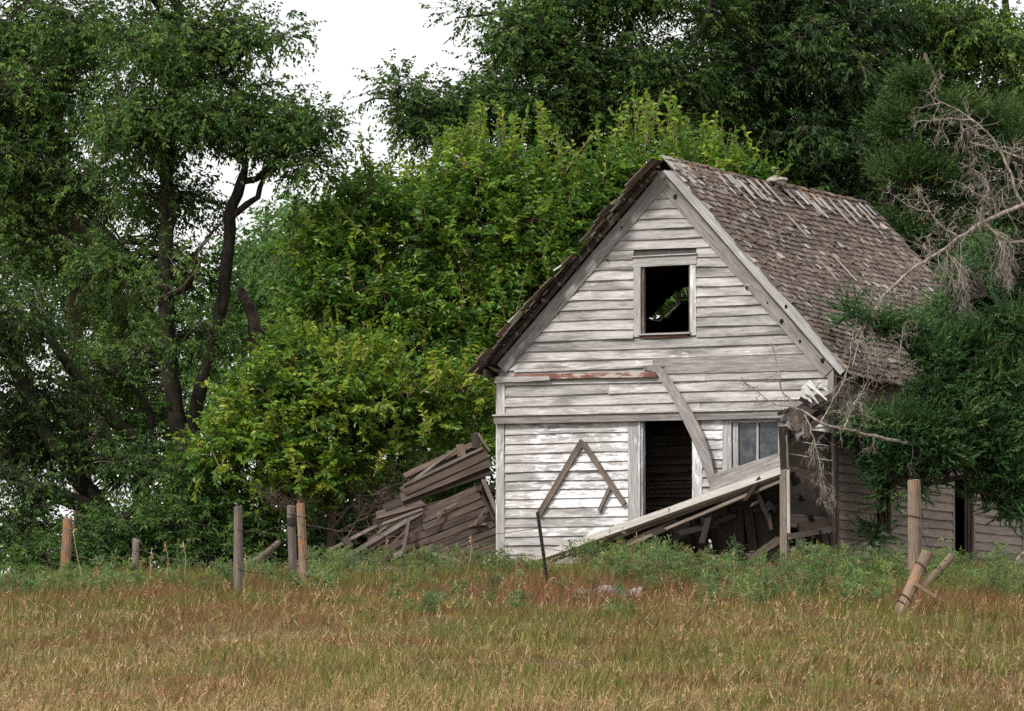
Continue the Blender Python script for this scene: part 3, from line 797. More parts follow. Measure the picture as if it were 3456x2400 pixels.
rubble("chimney_stump", (XA + .12, 4.55, RIDGE_Z - .07), (.15, .26, .09), 1, house, M_STONE, 4)
# ------------------------------------------------------------------ collapsed porch
rsP = np.random.RandomState(31)
def HW(x, y, z): return HO + HX * x + HY * y + np.array([0, 0, z])
PD = -1.95
def PQ(px, py, y):
    q = HL(px, py, y); return (q[0], y, q[1])
porch = empty("collapsed_porch", HO, -PHI)
tag(porch, "fallen porch roof, pale beam sloping down to the weeds before the door", "porch roof")
B0, B1 = PQ(1722, 1919, PD), PQ(2636, 1593, PD)
plank("front_beam", porch, B0, B1, 0.115, 0.11, M_BEAM, (0, -1, .35), 10, rag=.02, wob=.004)
for px in (1930, 2065, 2265):                                   # joints in the beam cladding
    t = (px - 1722) / (2636 - 1722); c = [B0[i] + (B1[i] - B0[i]) * t for i in range(3)]
    plank("beam_joint", porch, (c[0], PD - .062, c[2] - .055), (c[0] + .012, PD - .062, c[2] + .05), .008, .006, M_DARKWOOD, (0, -1, 0), 1)
plank("lower_rail", porch, PQ(1905, 1930, PD + .02), PQ(2640, 1622, PD + .02), .05, .05, M_POST, (0, -1, .2), 8, rag=.02, wob=.004)
plank("beam_face", porch, PQ(1850, 1899, PD + .04), PQ(2636, 1613, PD + .04), .05, .03, M_BARN, (0, -1, 0), 8, rag=.02)
def beam_at(t, dz=0, y=PD): return Vector((B0[0] + (B1[0] - B0[0]) * t, y, B0[2] + (B1[2] - B0[2]) * t + dz))
# underside planks running along the beam, hanging back down towards the wall
for i in range(13):
    f = (i + .5) / 13
    for (t0, t1) in ((.22 + .3 * f * rsP.rand(), .62 + rsP.uniform(-.08, .08)), (.66 + rsP.uniform(-.04, .04), 1.0 + rsP.uniform(-.03, .04))):
        if rsP.rand() < .07: continue
        a = beam_at(t0, -.07); b = beam_at(t1, -.07)
        for q in (a, b):
            q.y = PD + .1 + f * 1.25; q.z = q.z * (1 - .72 * f) - .05 * f + rsP.uniform(-.015, .015)
        plank("sheathing_plank", porch, a, b, .13, .022, M_SHADEWOOD, (0, -1, -.6), 5, rag=.05, wob=.006, rs=rsP)
for i, t in enumerate((.3, .42, .54, .66, .78, .9)):             # rafters
    a = beam_at(t, -.06); b = beam_at(t, 0); b.y = PD + 1.5; b.z = b.z * .22
    a.y += .05; plank("rafter", porch, a, b, .1, .045, M_SHADEWOOD, (1, 0, 0), 3, rag=.02, rs=rsP)
for (p, q, w, y) in (((2515, 1690, PD - .03), (2566, 1612, PD - .05), .06, 0), ((2545, 1640, PD), (2600, 1760, PD + .2), .07, 0), ((2420, 1700, PD + .1), (2560, 1650, PD), .06, 0),
                     ((2290, 1800, PD), (2420, 1770, PD + .2), .09, 0), ((2370, 1830, PD - .05), (2400, 1720, PD + .1), .1, 0), ((2120, 1830, PD), (2280, 1755, PD + .1), .05, 0),
                     ((2002, 1850, PD + .02), (2015, 1880, PD + .02), .06, 0), ((2150, 1870, PD + .1), (2480, 1740, PD + .3), .07, 0)):
    plank("hanging_slat", porch, PQ(*p), PQ(*q), w, .03, M_DARKWOOD if w < .065 else M_SHADEWOOD, (0, -1, 0), 3, rag=.03, rs=rsP)
for i in range(22):                       # splintered laths and shingle strips hanging under the roof
    t = rsP.uniform(.34, .99); c = beam_at(t, -.1 - rsP.uniform(0, .5) * t); c.y = PD + rsP.uniform(0, .45); c.z = max(c.z, .08)
    d = Vector((rsP.normal(0, 1), rsP.normal(0, .5), rsP.normal(-.2, .7))).normalized()
    plank("broken_lath", porch, c, c + d * rsP.uniform(.15, .5), rsP.uniform(.03, .09), rsP.uniform(.01, .03), M_SHADEWOOD if rsP.rand() < .8 else M_DARKWOOD, (rsP.normal(0, .4), -1, rsP.normal(0, .4)), 3, rag=.03, wob=.006, rs=rsP)
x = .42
while x < .985:                           # ragged near-black boards added below the beam to deepen the shade there
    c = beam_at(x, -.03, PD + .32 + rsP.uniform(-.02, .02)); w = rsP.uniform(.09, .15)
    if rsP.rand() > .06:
        plank("dark_infill", porch, c, (c.x + rsP.normal(0, .03), c.y + .25 + rsP.uniform(-.05, .1), max(-.05, .12 * (c.z - .5) + rsP.uniform(-.06, .12))), w, .022, M_SHADEWOOD, (0, -1, 0), 3, rag=.05, wob=.005, rs=rsP)
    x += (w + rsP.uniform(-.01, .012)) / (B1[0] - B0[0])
# loose planks of the same wreck, each lying on its own
def loose(label, cat, p, q, w, t, mat, name="fallen_plank", normal=(0, -1, .1), **k):
    o = plank(name, house, PQ(*p), PQ(*q), w, t, mat, normal, 6, rs=rsP, **k); o.parent = None
    o.matrix_world = Matrix.Translation(HO) @ Matrix.Rotation(-PHI, 4, 'Z') @ o.matrix_local.copy() if False else (Matrix.Translation(Vector(HO)) @ Matrix.Rotation(-PHI, 4, 'Z') @ o.matrix_basis)
    return tag(o, label, cat)
loose("wide grey plank wedged between the pale beam and the porch post", "plank", (2396, 1640, -1.0), (2650, 1556, -1.3), .31, .03, M_RAKE, rag=.01)
loose("thick splintered timber propped up at the foot of the porch post", "timber", (2535, 1888, -1.5), (2634, 1822, -1.75), .11, .09, M_BARN, "splintered_timber", rag=.04, wob=.01)
loose("short dark stick crossing the weeds under the porch beam", "stick", (2572, 1815, -1.3), (2618, 1884, -1.3), .06, .05, M_DARKWOOD, "broken_stick", rag=.02)
loose("pale thin plank lying low in the dark under the porch", "plank", (2480, 1850, -.9), (2640, 1838, -.9), .09, .03, M_BARN)

# curved trim board peeled off the gable
def curved_board():
    pts = [(2172, 1243, 18, .06), (2205, 1243, 26, .07), (2228, 1256, 34, .09), (2250, 1288, 38, .11), (2285, 1342, 42, .13), (2318, 1400, 50, .15), (2349, 1462, 54, .16), (2376, 1530, 48, .15), (2394, 1590, 38, .13), (2408, 1648, 26, .12), (2417, 1676, 12, .11)]
    c = catmull([(*HL(px, py, -yo), yo, w * .0040) for px, py, w, yo in pts], .06)
    V = []; t = np.gradient(c[:, :2], axis=0); t = nrm(t); nn = np.stack([-t[:, 1], t[:, 0]], 1)
    for (x, z, yo, w), n_ in zip(c, nn):
        for sd, yy in ((-1, -yo), (1, -yo - .02), (1, -yo + .012), (-1, -yo + .018)): V.append((x + n_[0] * sd * w / 2, yy, z + n_[1] * sd * w / 2))
    n = len(c); F = [(i * 4 + j, i * 4 + (j + 1) % 4, i * 4 + 4 + (j + 1) % 4, i * 4 + 4 + j) for i in range(n - 1) for j in range(4)]
    F += [(3, 2, 1, 0), (n * 4 - 4, n * 4 - 3, n * 4 - 2, n * 4 - 1)]
    # own frame: X along the fall of the board
    m, _ = frame((c[0, 0], 0, c[0, 1]), (c[-1, 0], 0, c[-1, 1]), (0, -1, 0)); mi = m.inverted()
    V = [mi @ Vector(v) for v in V]
    o = obj("peeled_board", np_mesh("peeled_board", np.array(V), [np.array(F)], False), M_RAKE)
    o.matrix_world = Matrix.Translation(Vector(HO)) @ Matrix.Rotation(-PHI, 4, 'Z') @ m
    tag(o, "long curved grey trim board peeled from the gable, hanging across the door's right edge", "trim board")
curved_board()

# standing right end of the porch
pend = empty("porch_remnant", HO, -PHI)
tag(pend, "dark boarded end wall of the porch with its post and shingle scraps", "porch wall")
XE = W - .01
def PS(px, py, x=XE):
    q = HS(px, py, x); return (x, q[0], q[1])
plank("corner_post", pend, PQ(2648, 1915, PD), PQ(2646, 1587, PD), .11, .1, M_POST, (0, -1, 0), 6, rs=rsP)
plank("corner_post", pend, PQ(2662, 1800, PD - .06), PQ(2660, 1585, PD - .06), .045, .03, M_BEAM, (0, -1, 0), 5, rag=.03, rs=rsP)
plank("post_top", pend, PQ(2648, 1588, PD + .05), PQ(2641, 1438, PD + .05), .1, .08, M_SHADEWOOD, (0, -1, 0), 5, rag=.03, wob=.006, rs=rsP)
plank("post_top", pend, PQ(2660, 1580, PD + .02), PQ(2655, 1470, PD + .02), .03, .03, M_POST, (0, -1, 0), 3, rag=.02, rs=rsP)
ya, yb = HS(2668, 1700)[0], -.06
zrow = [HS(2740, y)[1] for y in (1790, 1745, 1690, 1640, 1590, 1545, 1500, 1455)]
for i in range(len(zrow) - 1):
    h = zrow[i + 1] - zrow[i]; zc = (zrow[i] + zrow[i + 1]) / 2; y1 = yb
    if i == 6: y1 = yb
    plank("panel_board", pend, (XE - .03, ya + rsP.uniform(-.02, .02), zc + .03), (XE - .03, y1, zc + rsP.uniform(-.02, .02)), h * rsP.uniform(.95, 1.02), .025, M_DARKWOOD if i not in (0, 3) else M_BARN, (1, 0, 0), 5, rs=rsP, rag=.01, wob=.004)
plank("panel_board", pend, PS(2695, 1787), PS(2813, 1765), .2, .03, M_BARN, (1, 0, 0), 4, rs=rsP)
plank("bottom_rail", pend, PS(2663, 1812, W + .02), PS(2816, 1783, W + .02), .085, .05, M_POST, (1, 0, 0), 4, rs=rsP)
for px, w, b in ((2700, .3, 1905), (2772, .34, 1915), (2795, .25, 1915)):
    plank("skirt_board", pend, PS(px, b, W - .02), PS(px + 2, 1800, W - .02), w, .03, M_DARKWOOD if px != 2700 else M_POST, (1, 0, 0), 4, rs=rsP)
plank("skirt_board", pend, PS(2812, 1920, W + .03), PS(2806, 1700, W + .03), .09, .05, M_BARN, (1, 0, 0), 4, rs=rsP)
plank("rafter", pend, PQ(2657, 1500, PD + .1), PS(2812, 1380, W + .02), .1, .045, M_POST, (1, 0, 0), 4, rs=rsP, rag=.03)
plank("rafter", pend, PQ(2690, 1470, PD + .5), PS(2800, 1345, W - .3), .12, .05, M_DARKWOOD, (1, 0, 0), 4, rs=rsP)
plank("rafter", pend, PQ(2650, 1430, PD + .2), PS(2800, 1330, W - .15), .3, .03, M_DARKWOOD, (.3, -.3, 1), 4, rs=rsP, rag=.05)
plank("rafter", pend, PQ(2630, 1395, PD + .1), PQ(2670, 1380, PD + .3), .05, .05, M_DARKWOOD, (0, -1, 0), 2, rs=rsP, rag=.03)
for i in range(26):                       # scraps of shingle roof caught on the rafter
    px = 2652 + rsP.rand() * 62; py = 1398 + (px - 2652) * .55 + rsP.uniform(-10, 45); y = PD + .02 + rsP.rand() * .35
    c = Vector(PQ(px, py, y)); d = Vector((rsP.uniform(.3, 1), rsP.uniform(-.4, .4), -rsP.uniform(.5, 1.2))).normalized()
    plank("shingle_scrap", pend, c, c + d * rsP.uniform(.12, .26), rsP.uniform(.06, .12), .012, M_BARN if rsP.rand() < .55 else M_RAKE, (-.3, -1, rsP.uniform(-.2, .8)), 2, rs=rsP, rag=.03)
for p, q, w in (((2712, 1300), (2762, 1362), .09), ((2728, 1290), (2790, 1350), .08), ((2745, 1315), (2770, 1290), .06), ((2722, 1330), (2745, 1372), .07), ((2760, 1300), (2795, 1318), .05), ((2705, 1318), (2735, 1335), .05)):
    plank("splinter", pend, PQ(*p, -.55), PQ(*q, -.75), w, .012, M_TRIM if w > .055 else M_FASCIA, (-.2, -1, .5), 3, rs=rsP, rag=.02, w2=.015)
for p, q in (((2700, 1345), (2792, 1400)), ((2735, 1370), (2815, 1330)), ((2690, 1400), (2760, 1425))):
    plank("broken_lath", pend, PQ(*p, -.8), PQ(*q, -.5), .07, .03, M_DARKWOOD, (0, -1, .2), 3, rs=rsP, rag=.03)

# ------------------------------------------------------------------ collapsed shed left of the house
rsD = np.random.RandomState(41)
shed = empty("collapsed_shed", (*P(1420, 1925, 3.6)[:2], 0.0))
tag(shed, "small dark wooden shed fallen flat on its side, left of the white house", "shed")
SHO = np.array(shed.location)
def C5(cx, cy, dy=0.0):
    px, py = 1050 + cx * .3759, 1400 + cy * .3759
    Y = 3.1 + (1905 - py) / 215 * .45 + dy
    return P(px, py, Y) - SHO
def sb(name, a, b, w, mat=M_BARN, dy=0.0, t=.022, n=(0, -1, .4), **k):
    return plank(name, shed, C5(*a, dy), C5(*b, dy), w, t, mat, n, 5, rs=rsD, **k)
sid = [((1005, 878), (1488, 662)), ((1000, 945), (1515, 722)), ((1010, 1012), (1548, 788)), ((1040, 1066), (1578, 850)), ((1078, 1122), (1608, 912)),
       ((1100, 1182), (1638, 975)), ((1120, 1242), (1660, 1040)), ((1150, 1300), (1676, 1108)), ((1290, 1312), (1686, 1172)), ((1440, 1320), (1690, 1235))]
for i, (a, b) in enumerate(sid): sb("siding_board", a, b, .1 + .006 * rsD.rand(), M_BARN, -.012 * rsD.rand(), t=.02, n=(0, -1, .15), rag=.01, wob=.004)
for a, b in (((700, 1125), (1005, 1012)), ((690, 1190), (1045, 1062)), ((740, 1240), (1088, 1115)), ((840, 1285), (1105, 1180)), ((430, 1270), (700, 1165)), ((560, 1290), (760, 1215))):
    sb("siding_board", a, b, .1, M_BARN, .06, n=(0, -1, .15), rag=.02)
sb("roof_plank", (825, 690), (1570, 350), .17, M_BARN, -.2, .03, rag=.03)
sb("roof_plank", (815, 745), (1600, 430), .15, M_BARN, -.17, .03, rag=.03)
sb("roof_plank", (660, 835), (1620, 500), .13, M_DARKWOOD, -.1, .03, rag=.03)
sb("roof_plank", (835, 640), (1545, 302), .045, M_POST, -.22, .07, rag=.02)
sb("roof_plank", (590, 905), (1000, 790), .13, M_BARN, -.08, .03, rag=.04)
sb("roof_plank", (565, 955), (1010, 800), .11, M_DARKWOOD, -.05, .03, rag=.04)
sb("roof_plank", (640, 985), (1000, 850), .045, M_POST, -.1, .05, rag=.02)
sb("roof_plank", (210, 1345), (1000, 872), .075, M_POST, -.06, .06, rag=.02)
sb("roof_plank", (400, 1265), (1000, 900), .11, M_BARN, -.02, .03, rag=.02)
sb("roof_plank", (835, 550), (1455, 265), .09, M_BARN, .3, .03, rag=.03)
sb("roof_plank", (900, 600), (1480, 330), .14, M_DARKWOOD, .35, .03, rag=.03)
sb("roof_plank", (930, 580), (1338, 282), .04, M_POST, .12, .04, rag=.02)
sb("roof_plank", (145, 1225), (590, 1000), .045, M_POST, .15, .04); sb("roof_plank", (360, 1112), (585, 1000), .05, M_POST, .2, .04)
sb("roof_plank", (170, 1275), (330, 1192), .03, M_POST, .1, .03); sb("roof_plank", (650, 830), (800, 765), .03, M_POST, .1, .03)
sb("stub_post", (1335, 275), (1355, 385), .13, M_BARN, .02, .1); sb("stub_post", (1475, 175), (1490, 310), .14, M_DARKWOOD, .05, .1)
sb("stub_post", (1500, 170), (1605, 330), .04, M_POST, -.05, .04); sb("stub_post", (1525, 570), (1500, 690), .09, M_DARKWOOD, .02, .06)
sb("corner_stick", (1540, 575), (1700, 950), .065, M_POST, -.05, .05); sb("corner_stick", (1500, 690), (1680, 1060), .1, M_DARKWOOD, .1, .06)
sb("corner_stick", (1545, 600), (1690, 1000), .12, M_DARKWOOD, .25, .04)
sb("prop_stick", (878, 930), (828, 1232), .055, M_BARN, -.2, .04); sb("stub_post", (745, 1285), (820, 1245), .09, M_POST, -.25, .12)
sb("stub_post", (300, 1110), (360, 1195), .1, M_DARKWOOD, .1, .08); sb("stub_post", (580, 960), (640, 1030), .1, M_DARKWOOD, .2, .06)
sb("fallen_rail", (1020, 1230), (1380, 1345), .06, M_POST, -.5, .05, n=(0, -1, 1)); sb("fallen_rail", (1350, 1335), (1505, 1345), .04, M_BARN, -.5, .04)
sb("fallen_rail", (1650, 1290), (1690, 1180), .05, M_POST, -.45, .04)
for i in range(9):                        # dark backing added so the gaps between siding read as shadow lines
    sb("dark_backing", (520 + i * 30, 1270 - i * 42), (1650, 1180 - i * 62), .2, M_DARKWOOD, .45, .03, rag=.05)

for i in range(10):                       # splinters and broken laths strewn through the wreck
    cx, cy = rsD.uniform(300, 1650), 0; cy = np.interp(cx, [300, 600, 1000, 1650], [1230, 1050, 880, 700]) + rsD.uniform(0, 330); a = (cx, cy); ang = rsD.normal(-.45, .5); L = rsD.uniform(60, 220)
    sb("broken_lath", a, (cx + L * math.cos(ang), cy + L * math.sin(ang)), rsD.uniform(.02, .06), M_POST if rsD.rand() < .3 else M_BARN, rsD.uniform(-.14, -.04), rsD.uniform(.012, .03), rag=.03, wob=.006)

# ------------------------------------------------------------------ things on the ground
def lie(name, label, cat, px0, py0, px1, py1, w, t, mat, up=.03, **k):
    a, b = ground_hit(px0, py0), ground_hit(px1, py1); a[2] += up; b[2] += up
    o = plank(name, None, a, b, w, t, mat, (0, -.75, 1), 7, **k); return tag(o, label, cat)
rsG = np.random.RandomState(51)
def sheet_metal(label, px0, py0, px1, py1, d, lift):
    a, b = ground_hit(px0, py0), ground_hit(px1, py1)
    n, m = 14, 6; V = []
    for i in range(n + 1):
        for j in range(m + 1):
            p = a + (b - a) * i / n + np.array([.1 * j / m, d * j / m, 0])
            z = float(G(p[0], p[1])) + lift + .06 * j / m + .02 * math.sin(i * .7 + j * .6) + rsG.normal(0, .012)
            V.append((p[0], p[1], z))
    V += [(x, y, z - .008) for x, y, z in V]; q = (n + 1) * (m + 1)
    F = [(i * (m + 1) + j, (i + 1) * (m + 1) + j, (i + 1) * (m + 1) + j + 1, i * (m + 1) + j + 1) for i in range(n) for j in range(m)]
    F += [tuple(v + q for v in reversed(f)) for f in F]
    o = obj("sheet_metal", np_mesh("sheet_metal", np.array(V), [np.array(F)], True), M_SHEET)
    tag(o, label, "metal sheet")
sheet_metal("crumpled pale metal sheet in the weeds under the collapsed shed", 1175, 1946, 1560, 1936, 1.4, .03)
sheet_metal("pale metal scrap flat in the reddish grass right of the steel post", 1930, 2012, 2150, 2028, .7, .03)

# ------------------------------------------------------------------ fence
rsF = np.random.RandomState(61)
def post(name, label, top, base, r, mat, lean_y=0.0, rag=.02, sides=12, square=0.0, extra=.25, group=None):
    b = ground_hit(*base); t = P(top[0], top[1], b[1] + lean_y)
    ax = t - b; L = np.linalg.norm(ax); ax /= L
    e = empty(name, b); n = 12; V = []
    # own frame: X along the post
    m, _ = frame((0, 0, 0), ax, (0, -1, 0)); ph = rsF.uniform(0, 6, 3)
    cut = rsF.uniform(-.02, .02, 2)
    for i in range(n + 1):
        s = -extra + (L + extra) * i / n; f = i / n
        rr = r * (1.08 - .12 * f) * (1 + .03 * math.sin(f * 5 + ph[0]))
        oy, oz = .012 * math.sin(f * 4 + ph[1]), .012 * math.sin(f * 3 + ph[2])
        for j in range(sides):
            th = 2 * math.pi * j / sides
            k = 1 + .05 * math.sin(2 * th + ph[0]) + .035 * math.sin(5 * th + ph[1]) + square * .12 * math.cos(4 * th) + rsF.normal(0, .012)
            x = s + (rsF.uniform(-rag, rag) + cut[0] * math.cos(th) + cut[1] * math.sin(th) if i == n else 0)
            V.append((x, oy + rr * k * math.cos(th), oz + rr * k * math.sin(th)))
    V.append((L + .004, oy, oz)); c = len(V) - 1
    F = [(i * sides + j, i * sides + (j + 1) % sides, (i + 1) * sides + (j + 1) % sides, (i + 1) * sides + j) for i in range(n) for j in range(sides)]
    F3 = [(n * sides + j, n * sides + (j + 1) % sides, c) for j in range(sides)]
    o = obj("post_shaft", np_mesh("post_shaft", np.array(V), [np.array(F), np.array(F3)], False), mat, e, m)
    tag(e, label, "fence post", group)
    return e, m, L, r
def wrap(e, m, s, r, turns=2, tilt=.3, wr=.005):
    th = np.linspace(0, 2 * math.pi * turns, 16 * turns)
    pts = np.stack([s + .012 * th / 6.28 + r * tilt * np.sin(th), (r * 1.13) * np.cos(th), (r * 1.13) * np.sin(th)], 1)
    V, F = tube(pts, wr, 4); obj("wire_wrap", np_mesh("wire_wrap", V, [F]), M_WIRE, e, m)
FG = "fence posts along the meadow edge"
p1 = post("fence_post", "orange-stained grey wooden fence post farthest to the left", (233, 1748), (218, 1960), .072, M_LICHEN, group=FG)
p2 = post("fence_post", "short stubby dark fence post in the weeds", (459, 1824), (451, 1975), .055, M_POST, group=FG); wrap(p2[0], p2[1], p2[2] - .17, .055)
p3 = post("fence_post", "tall plain grey fence post standing alone, with no orange stain", (801, 1710), (808, 2024), .062, M_POST, square=.6, group=FG)
p4 = post("fence_post", "grey fence post with a dark strap near its top", (985, 1708), (992, 2002), .064, M_POST, group=FG); wrap(p4[0], p4[1], p4[2] - .14, .064)
mb = MB(); V, F = tube(np.stack([np.linspace(p4[2] - .29, p4[2] - .17, 3), np.zeros(3), np.zeros(3)], 1), .076, 12); mb.add(V, F)
obj("strap", mb.mesh("strap"), M_IRON, p4[0], p4[1])
p5 = post("fence_post", "bright orange lichen-covered fence post leaning on its grey neighbour", (1012, 1700), (1034, 2008), .058, M_LICHEN, square=.5, group=FG)
for q in (.2, .5, .8, 1.05): wrap(p5[0], p5[1], p5[2] - q, .058, 1, .5)
p7 = post("fence_post", "thick upright weathered post before the house's side wall", (3081, 1619), (3088, 2010), .092, M_LICHEN2, group=FG); wrap(p7[0], p7[1], p7[2] - .54, .092)
p8 = post("leaning_post", "fat orange lichen-covered post leaning steeply, wrapped in wire", (3133, 1863), (3032, 2075), .085, M_LICHEN, .25, group=FG)
for q in (.25, .75, .85): wrap(p8[0], p8[1], p8[2] - q, .085, 2, .4)
p9 = post("leaning_post", "thinner pale yellowish post leaning behind the fat orange one", (3210, 1875), (3095, 2010), .06, M_LICHEN2, .1, group=FG); wrap(p9[0], p9[1], p9[2] - .3, .06, 2, .3)
a = P(3090, 1970, p8[0].location.y + .0); b = P(3158, 2013, p8[0].location.y - .05)
o = plank("broken_rail", None, a, b, .05, .05, M_LICHEN, (0, -1, 0), 4, rag=.02); tag(o, "short orange broken stick tied across the leaning post", "stick")
# black steel post
e = empty("steel_post", ground_hit(1852, 1996)); b = np.array(e.location); t = P(1814, 1728, b[1] + .05); ax = t - b; L = np.linalg.norm(ax)
m, _ = frame((0, 0, 0), ax, (0, -1, 0)); mb = MB()
prof = [(-.026, -.006), (.026, -.006), (.026, .006), (.005, .006), (.005, .035), (-.005, .035), (-.005, .006), (-.026, .006)]
V = [(s, y_, z_) for s in np.linspace(-.3, L, 6) for z_, y_ in prof]; k = len(prof)
mb.add(V, [(i * k + j, i * k + (j + 1) % k, (i + 1) * k + (j + 1) % k, (i + 1) * k + j) for i in range(5) for j in range(k)]); mb.add(V[-k:], [tuple(range(k))])
obj("tee_bar", mb.mesh("tee_bar"), M_IRON, e, m)
for s in np.arange(.12, L, .07):
    mb = MB(); V, F = tube([(s, -.006, 0), (s + .006, -.022, 0)], .011, 5); mb.add(V, F); obj("stud", mb.mesh("stud"), M_IRON, e, m)
tag(e, "thin black steel post leaning in front of the white wall", "fence post", FG)
# sagging barbed strands
def strand(label, pts, sag, barb=True):
    path = []
    for a, b in zip(pts[:-1], pts[1:]):
        for f in np.linspace(0, 1, 14, endpoint=False):
            p = a + (b - a) * f; p = p + np.array([0, 0, -sag * 4 * f * (1 - f) + rsF.normal(0, .006)]); path.append(p)
    path.append(pts[-1]); V, F = tube(path, .005, 4); mb = MB(); mb.add(V, F)
    o = obj("barbed_wire", mb.mesh("barbed_wire"), M_WIRE)
    tag(o, label, "wire")
def on(p, s): return np.array(p[0].matrix_basis.translation) + np.array((p[1] @ Vector((s, -.08, 0))))
strand("sagging rusty wire strung from the orange leaning-neighbour post to the steel post", [on(p5, p5[2] - .75), b + ax * .45], .12)
strand("rusty wire strung between the lone grey post and the strapped post", [on(p3, p3[2] - .9), on(p4, p4[2] - .9)], .08)
strand("upper rusty wire strung between the lone grey post and the strapped post", [on(p3, p3[2] - .35), on(p4, p4[2] - .25)], .05)
strand("upper rusty wire running from the stubby post to the lone grey post", [on(p2, p2[2] - .1), on(p3, p3[2] - .8)], .12)
strand("upper wire sagging from the orange lichen post to the steel post's top", [on(p5, p5[2] - .3), b + ax * .8], .16)
strand("wire drooping from the steel post to the thick upright post", [b + ax * .55, on(p7, p7[2] - .9)], .3)
strand("thin wire hanging from the thick upright post down to the leaning posts", [on(p7, p7[2] - .5), on(p9, p9[2] - .25)], .05)
strand("drooping wire running left from the short stubby post to the leftmost post", [on(p1, p1[2] - .55), on(p2, p2[2] - .2)], .1)
# ------------------------------------------------------------------ foliage builders
def leaf_arrays(base, axis, up, Lg, Wd, kind=2, fold=.22, droop=.12):
    axis = nrm(axis); side = nrm(np.cross(axis, up)); nn = np.cross(side, axis)
    Lg = Lg[:, None]; Wd = Wd[:, None]; n = len(base)
    if kind == 2:
        v1 = base + axis * Lg * .42 + side * Wd * .5 + nn * fold * Wd
        v3 = base + axis * Lg * .42 - side * Wd * .5 + nn * fold * Wd
        v2 = base + axis * Lg - nn * droop * Lg
        V = np.stack([base, v1, v2, v3], 1).reshape(-1, 3)
        i = np.arange(n)[:, None] * 4
        F = np.concatenate([i + np.array([[0, 1, 2]]), i + np.array([[0, 2, 3]])], 1).reshape(-1, 3)
        return V, F, 2
    r1 = base + axis * Lg * .22 + side * Wd * .42 + nn * fold * Wd; l1 = base + axis * Lg * .22 - side * Wd * .42 + nn * fold * Wd
    r2 = base + axis * Lg * .58 + side * Wd * .40 + nn * (fold * Wd - droop * .4 * Lg); l2 = base + axis * Lg * .58 - side * Wd * .40 + nn * (fold * Wd - droop * .4 * Lg)
    t = base + axis * Lg - nn * droop * 1.4 * Lg
    V = np.stack([base, r1, r2, t, l2, l1], 1).reshape(-1, 3)
    i = np.arange(n)[:, None] * 6
    F = np.concatenate([i + np.array([[0, 1, 2, 3]]), i + np.array([[0, 3, 4, 5]])], 1).reshape(-1, 4)
    return V, F, 2
UPV = np.array([0, 0, 1.0])
def sprays(rs, pos, d, L, nl, ll, lw, kind, grav=.6, spread=.8, vmean=None, uptilt=.5):
    """leaves set alternately along twigs. pos (N,3) twig start, d (N,3) direction, L (N,) length"""
    N = len(pos); f = np.linspace(.12, 1.0, nl)[None, :, None]
    d = nrm(d); bend = np.array([0, 0, -1.0]) * grav * .22
    pts = pos[:, None, :] + d[:, None, :] * L[:, None, None] * f + bend * (L[:, None, None] * f ** 2)
    s = nrm(np.cross(d, UPV + rs.normal(0, .3, (N, 3))))
    sg = np.where(np.arange(nl) % 2 == 0, 1, -1)[None, :, None]
    ax = d[:, None, :] * .55 + s[:, None, :] * sg * spread + np.array([0, 0, -grav]) + rs.normal(0, .35, (N, nl, 3))
    up = UPV * uptilt + rs.normal(0, .55, (N, nl, 3)) + nrm(d)[:, None, :] * .2
    Lg = ll * rs.uniform(.6, 1.15, (N, nl)) * (1 - .25 * f[..., 0]); Wd = Lg * lw * rs.uniform(.8, 1.15, (N, nl))
    if vmean is None: vmean = np.full(N, .5)
    var = np.clip(vmean[:, None] + rs.normal(0, .15, (N, nl)), 0, 1)
    V, F, k = leaf_arrays(pts.reshape(-1, 3), ax.reshape(-1, 3), up.reshape(-1, 3), Lg.ravel(), Wd.ravel(), kind)
    return V, F, np.repeat(var.ravel(), k)
class Acc:
    def __init__(s): s.V = []; s.F = {}; s.a = {}; s.n = 0
    def add(s, V, F, a):
        k = F.shape[1]; s.V.append(V); s.F.setdefault(k, []).append(F + s.n); s.a.setdefault(k, []).append(a); s.n += len(V)
    def mesh(s, name, smooth=False, attr="var"):
        ks = sorted(s.F); a = np.concatenate([np.concatenate(s.a[k]) for k in ks])
        return np_mesh(name, np.concatenate(s.V), [np.concatenate(s.F[k]) for k in ks], smooth, **{attr: a})

def blob_clumps(rs, blobs, shrink=50):
    C = []; B = []
    for (cx, cy, rx, ry, Y, rY, n) in blobs:
        c = P(cx, cy, Y); k = mpp(Y); R = np.array([max(rx - shrink, 14) * k, rY, max(ry - shrink * .8, 12) * k])
        d = nrm(rs.normal(size=(n, 3))); r = rs.uniform(0, 1, n) ** .42
        C.append(c + d * r[:, None] * R); B.append(np.repeat(c[None], n, 0))
    return np.concatenate(C), np.concatenate(B)

